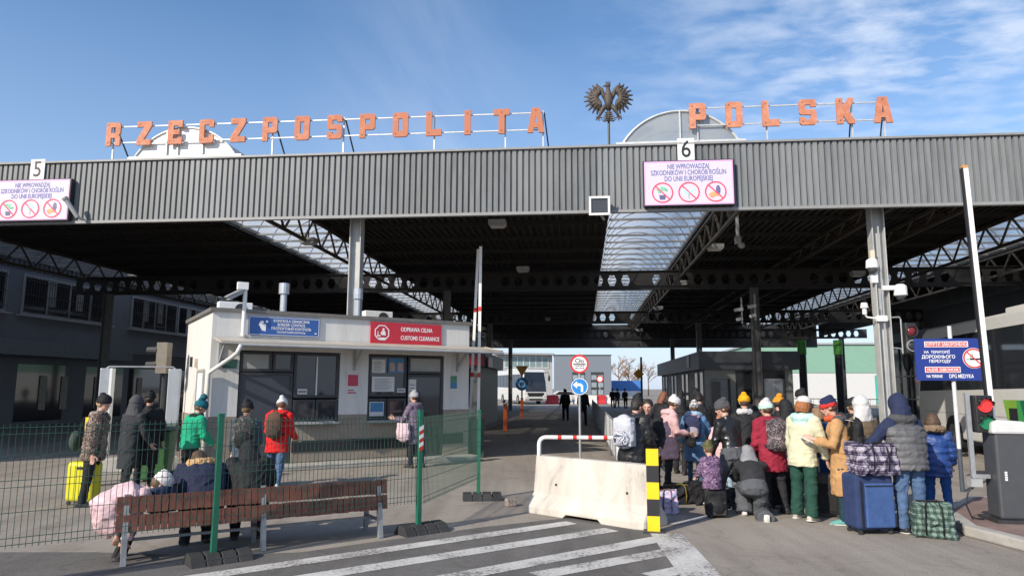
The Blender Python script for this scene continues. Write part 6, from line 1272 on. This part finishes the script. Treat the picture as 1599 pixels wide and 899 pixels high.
# ---- left hand people
x, y = PX(152, 11.2)
person('person', 'woman in a camouflage fur jacket and black hat holding the yellow suitcase', x, y, -72, 1.64, jk=pattern('camo_fur', [(.02, .016, .012), (.20, .15, .12), (.03, .025, .02), (.34, .26, .22), (.06, .045, .035), (.42, .34, .29)], 13), jfur=.012, tr=dk, hat=('beanie', blackc,), hair=('short', BLOND), jkw=dict(hem=.43, fat=1.15, armfat=1.2), hood=pattern('camo_fur', [], 1), face_marks=True, L=(-6, 10, 14, 0), R=(-8, 8, 14, 0), trw=dict(fat=1.05))
x, y = PX(98, 11.5)
r = thing('shoulder_bag', 'dark green shoulder bag behind the camouflage fur jacket', 'bag', (x + .28, y - .05, .82), radians(-72)); mb = MB(); mb.box((0, 0, .14), (.2, .12, .2)); mb.ell((0, 0, .13), (.15, .09, .16)); fin(mb, 'pouch', cloth('dark_green_nylon', (.05, .07, .06)), r, .012, 3, .005); mb = MB(); mb.tube([(-.07, 0, .24), (-.02, .08, .42), (.04, .1, .50)], .012, 6); mb.build('strap', black, r)
for px, d, H, f, hat_, lb in ((206, 12.8, 1.60, -20, ('hood', dgrey), 'person in a grey hood and dark coat standing in the portal'), (232, 13.2, 1.68, 15, ('beanie', blackc,), 'person in black clothes right of the grey hood in the portal')):
    x, y = PX(px, d); person('person', lb, x, y, f, H, jk=cloth('charcoal_coat', (.035, .036, .042)) if px == 206 else blackc, tr=dk, hat=hat_, jkw=dict(hem=.25, fat=1.12))
x, y = PX(300, 12.4)
person('person', 'person in a bright green jacket and teal bobble hat behind the bin', x, y, -30, 1.56, jk=cloth('bright_green', (.015, .32, .17)), tr=blackc, hat=('beanie', cloth('teal_knit', (.01, .11, .14)), cloth('teal_knit', (.01, .11, .14)), M('teal_wool', (.01, .10, .13), .9, var=.4, vs=60)), scarf=blackc, jkw=dict(hem=.50, fat=1.1, armfat=1.15), L=(-4, 16, 20, 0))
x, y = PX(385, 11.6)
bp2 = person('person', 'person in a dark blue grey jacket and black hat left of the red jacket', x, y, 15, 1.54, jk=cloth('slate_blue', (.055, .075, .10)), tr=cloth('slate_jeans', (.06, .08, .12)), hat=('beanie', blackc,), jkw=dict(hem=.4, fat=1.1))
backpack(bp2, 'dark camouflage backpack on the blue grey jacket', pattern('dark_camo', [(.02, .02, .02), (.09, .085, .08), (.03, .03, .03), (.14, .13, .12)], 14), blackc, .36, .5, .2)
x, y = PX(435, 13.1)
rj = person('person', 'person in a bright red hooded jacket and white hat facing the booth window', x, y, -2, 1.60, jk=cloth('bright_red', (.62, .018, .02)), tr=jeans, hat=('beanie', cloth('pale_grey_knit', (.55, .56, .57)),), hood=cloth('bright_red', (.62, .018, .02)), jkw=dict(hem=.41, fat=1.12, armfat=1.12), shoe=(.5, .5, .48), sole=True, legL=(10, 4), legR=(-12, 8))
backpack(rj, 'brown backpack on the bright red jacket', cloth('brown_bag', (.10, .058, .040)), cloth('brown_bag_dark', (.07, .045, .035)), .30, .46, .16)
x, y = PX(650, 16.6)
pc = person('person', 'woman in a purple grey coat at the customs window', x, y, 55, 1.68, jk=cloth('purple_grey', (.15, .12, .17)), tr=dk, hat=('beanie', cloth('grey_melange', (.32, .32, .34)),), jkw=dict(hem=.32, fat=1.08), L=(25, 10, 70, 0), R=(10, 8, 30, 0), hood=cloth('purple_grey', (.15, .12, .17)), legL=(4, 4), legR=(-4, 4))
r = thing('tote_bag', 'pale pink and white bag on the left of the purple grey coat', 'bag', pc.M @ Vector((-.30, .10, .62)), pc.rz); mb = MB(); mb.box((0, 0, .2), (.10, .34, .36)); mb.ell((0, 0, .16), (.11, .2, .2)); fin(mb, 'bag_body', cloth('pale_pink_bag', (.55, .42, .46)), r, .013, 3, .008); mb = MB(); mb.tube([(0, -.09, .38), (.02, -.06, .52), (.02, .06, .52), (0, .09, .38)], .009, 6); mb.build('handle', whitek, r)
# seated at the bench
def BQ(u, v, z=0.): return Q0 + bdv * u + Vector((-bdv.y, bdv.x, 0)) * v + Vector((0, 0, z))
fdeg = math.degrees(ba)
q = BQ(.78, .34); person('person', 'person in a navy parka with a tan fur hood seated bowed on the bench', q.x, q.y, fdeg, 1.66, jk=cloth('navy_parka', (.022, .024, .058)), tr=dk, furhood=M('tan_fur', (.46, .29, .14), .9, var=.5, vs=50), jkw=dict(hem=.44, fat=1.32, armfat=1.25), hip=.50, legL=(78, 80), legR=(82, 82), lean=22, curl=38, head=(38, 0), hair=('short', BROWN), wide=1.1, L=(35, 12, 50, 14), R=(35, 12, 50, 14))
q = BQ(1.28, .36); person('person', 'person in a plain black coat seated hunched on the bench beside the navy parka', q.x, q.y, fdeg - 8, 1.66, jk=blackc, tr=dk, jkw=dict(hem=.44, fat=1.3, armfat=1.25), hip=.50, legL=(80, 80), legR=(78, 82), lean=18, curl=32, head=(36, 0), hat=('hood', blackc), wide=1.1, L=(35, 12, 50, 14), R=(35, 12, 50, 14))
q = BQ(-.20, .30); person('person', 'child in a pale pink jacket and white hat bending over beside the bench end', q.x, q.y, -58, 1.42, jk=cloth('pale_pink_down', (.66, .46, .48), .6), tr=blackc, hat=('beanie', pattern('white_print_knit', [(.7, .66, .66), (.72, .68, .68), (.72, .68, .68), (.4, .3, .32)], 16),), jkw=dict(hem=.38, fat=1.5, armfat=1.25), trw=dict(fat=.8), hip=.50, legL=(50, 72), legR=(56, 76), lean=56, curl=26, head=(10, 0), L=(-26, 4, 8, 0), R=(-20, 4, 8, 0), shoe=(.015, .015, .015), quilt=.006)
# ================================================================ luggage
def wheels4(r, w, d):
    for sx in (-1, 1):
        for sy in (-1, 1): mb = MB(); mb.cyl((sx * w, sy * d - .012, .03), (sx * w, sy * d + .012, .03), .03, n=12); mb.build('wheel', rubber, r)
p = G(121, 789); r = thing('suitcase', 'lime yellow hard shell suitcase with its handle raised', 'suitcase', (p.x, p.y + .12, 0), radians(-6)); ly = M('lime_yellow_shell', (.60, .56, .02), .35, var=.05, coat=.3)
mb = MB(); mb.box((0, 0, .35), (.46, .24, .60)); mb.build('shell', ly, r, bevel=.06, seg=4)
mb = MB()
for i in range(5): mb.box((-.16 + .08 * i, -.121, .35), (.02, .012, .5))
mb.build('shell_ribs', ly, r, bevel=.004); mb = MB(); mb.box((0, -.13, .56), (.09, .014, .035)); mb.build('lock', black, r)
mb = MB(); mb.tube([(-.12, .08, .64), (-.12, .08, .96), (.12, .08, .96), (.12, .08, .64)], .013, 6); mb.build('pull_handle', steel, r); wheels4(r, .17, .08)
p = G(1362, 836); r = thing('suitcase', 'big soft blue suitcase carrying the plaid bag', 'suitcase', (p.x + .07, p.y + .2, 0), radians(6)); bn = cloth('suitcase_navy', (.028, .045, .115)); bl2 = cloth('suitcase_blue', (.05, .10, .25))
mb = MB(); mb.box((0, 0, .40), (.51, .34, .68)); mb.build('shell', bn, r, bevel=.05, seg=3); mb = MB(); mb.box((.05, -.172, .36), (.38, .035, .54)); mb.build('front_pocket', bl2, r, bevel=.015); mb = MB(); mb.bar((-.19, -.18, .1), (-.19, -.18, .66), .012, .02); mb.bar((-.14, -.193, .60), (.24, -.193, .60), .012, .012); mb.build('zip', black, r); mb = MB(); mb.tube([(-.1, -.0, .74), (-.08, 0, .78), (.08, 0, .78), (.1, 0, .74)], .012, 6); mb.build('handle', black, r); wheels4(r, .2, .12)
pz = (p.x + .12, p.y + .15, .745)
plaid = pattern('purple_plaid', [(.025, .02, .04), (.10, .08, .14), (.30, .27, .33), (.48, .45, .48)], 9, 'plaid'); gplaid = pattern('green_plaid', [(.025, .04, .035), (.06, .10, .085), (.11, .17, .14), (.25, .33, .29)], 14, 'plaid')
def softbag(name, label, loc, rz, w, d, h, mat, tr_, fold=.024, sag=.12):
    r = thing(name, label, 'bag', loc, rz); mb = MB(); q = random.Random(int(w * 1000 + h * 77))
    v = [(sx * w / 2 * (1 + (.03 if sz < 0 else -sag * .6)) + q.uniform(-.02, .02), sy * d / 2 * (1 - (sag if sz > 0 else 0)), (h if sz > 0 else 0) - (q.uniform(0, .06) if sz > 0 else 0)) for sx, sy in ((-1, -1), (1, -1), (1, 1), (-1, 1)) for sz in (-1, 1)]
    mb.add(v, [(0, 2, 4, 6)[::-1], (1, 3, 5, 7), (0, 2, 3, 1), (2, 4, 5, 3), (4, 6, 7, 5), (6, 0, 1, 7)]); mb.ell((0, 0, h * .47), (w * .53, d * .56, h * .44)); fin(mb, 'bag_body', mat, r, .013, 14, fold)
    mb = MB(); mb.tube([(-w * .2, -d * .53, h * .1), (-w * .2, -d * .56 - .012, h * .5), (-w * .19, -d * .5, h * .86), (-w * .12, -d * .36, h + .0), (w * .12, -d * .34, h + .01), (w * .19, -d * .5, h * .86), (w * .2, -d * .56 - .012, h * .5), (w * .2, -d * .53, h * .1)], [(.014, .006)] * 8, 8); mb.build('handle', tr_, r, smooth=True)
    mb = MB(); mb.bar((-w * .36, 0, h - .02), (w * .36, 0, h - .02), .02, .02); mb.build('zip', tr_, r); return r
softbag('plaid_bag', 'purple grey plaid carrier bag on top of the blue suitcase', pz, radians(10), .53, .36, .38, plaid, blackc)
p = G(1464, 842); softbag('plaid_bag', 'dark green checked bag on the ground at the kerb', (p.x + .07, p.y + .2, 0), radians(-24), .46, .38, .44, gplaid, blackc)
p = G(1075, 797); r = softbag('duffel_bag', 'black duffel bag with a looped yellow handle on the ground', (p.x - .02, p.y + .7, 0), radians(8), .52, .30, .30, blackc, cloth('olive_strap', (.16, .13, .03)))
p = G(1046, 803); softbag('floral_bag', 'pale blue and pink floral bag next to the striped bollard', (p.x + .0, p.y + .15, 0), radians(-10), .30, .2, .34, pattern('pastel_floral', [(.35, .40, .58), (.45, .44, .6), (.55, .36, .46), (.30, .36, .55), (.5, .46, .55)], 9), cloth('brown_strap', (.12, .07, .05)))
p = G(1112, 806); r = thing('backpack', 'black backpack standing on the ground behind the toddler coat', 'backpack', (p.x + .05, p.y - .03, 0), .1); mb = MB(); mb.box((0, 0, .19), (.28, .16, .34)); mb.ell((0, -.03, .15), (.17, .13, .15)); fin(mb, 'main_bag', blackc, r, .012, 4, .006); mb = MB(); mb.box((0, -.11, .13), (.2, .05, .18)); fin(mb, 'front_pocket', cloth('bag_charcoal', (.05, .048, .045)), r, .011, 3, .004)
for px, d, lb in ((1216, 11.2, 'upright black suitcase before the legs of the dark red jacket'), (1284, 10.5, 'small black suitcase between the green trousers and the camel coat')):
    x, y = PX(px, d); r = thing('suitcase', lb, 'suitcase', (x, y, 0), q.x * .1); mb = MB(); mb.box((0, 0, .33), (.38, .24, .56)); mb.build('shell', M('black_suitcase', (.02, .02, .022), .5, var=.2), r, bevel=.04, seg=3); mb = MB(); mb.box((0, -.122, .28), (.28, .03, .38)); mb.build('front_pocket', blackc, r, bevel=.012); mb = MB(); mb.tube([(-.09, .06, .6), (-.09, .06, .8), (.09, .06, .8), (.09, .06, .6)], .011, 6); mb.build('pull_handle', steel, r); wheels4(r, .14, .08)
for px, d, w_, h_, lb in ((1098, 11.6, .5, .34, 'black holdall on the ground behind the toddler'), (1150, 11.3, .46, .30, 'dark grey holdall behind the crouching person')):
    x, y = PX(px, d); softbag('duffel_bag', lb, (x, y, 0), .2, w_, .3, h_, blackc if 'black' in lb else dgrey, blackc)
r = thing('paper_bag', 'bright pink carrier bag hanging from the hand of the leather jacket', 'bag', lj.M @ (lj.ar[-1][2] + Vector((0, .03, -.42))), lj.rz + .4); mb = MB(); mb.box((0, 0, .14), (.24, .08, .28)); mb.build('bag_body', cloth('candy_pink', (.75, .30, .62)), r, bevel=.01); mb = MB(); mb.tube([(-.06, 0, .28), (-.03, 0, .34), (.03, 0, .34), (.06, 0, .28)], .006, 6); mb.build('handle', whitek, r)
r = thing('document', 'pale paper held by the woman in the camel coat', 'document', cm.M @ (cm.ar[-1][2] + Vector((.06, .10, .0))), cm.rz); mb = MB(); mb.box((0, 0, 0), (.15, .2, .012), rx=.5); mb.build('sheet', paper, r)
q = BQ(.08, .03, .69 - .0); r = thing('water_bottle', 'clear plastic water bottle with blue cap at the bench end', 'bottle', BQ(.02, .18, .42), 0); mb = MB(); mb.lathe([(.032, 0), (.036, .03), (.036, .2), (.014, .26), (.014, .275)], n=14); mb.build('bottle', M('clear_plastic', (.5, .58, .64), .1, var=.05), r, smooth=True); mb = MB(); mb.cyl((0, 0, .275), (0, 0, .30), .016, n=12); mb.build('cap', M('blue_cap', (.02, .12, .4), .4), r)
q = BQ(.36, .30, .42); r = thing('backpack', 'navy backpack lying on the bench between the pink child and the navy parka', 'backpack', q, ba + .3); mb = MB(); mb.box((0, 0, .16), (.26, .16, .26)); mb.ell((0, 0, .18), (.15, .11, .17)); fin(mb, 'main_bag', navy, r, .012, 4, .006); mb = MB(); mb.ell((0, -.08, .12), (.1, .05, .09)); fin(mb, 'front_pocket', navy, r, .011, 2, .003)
finalize()
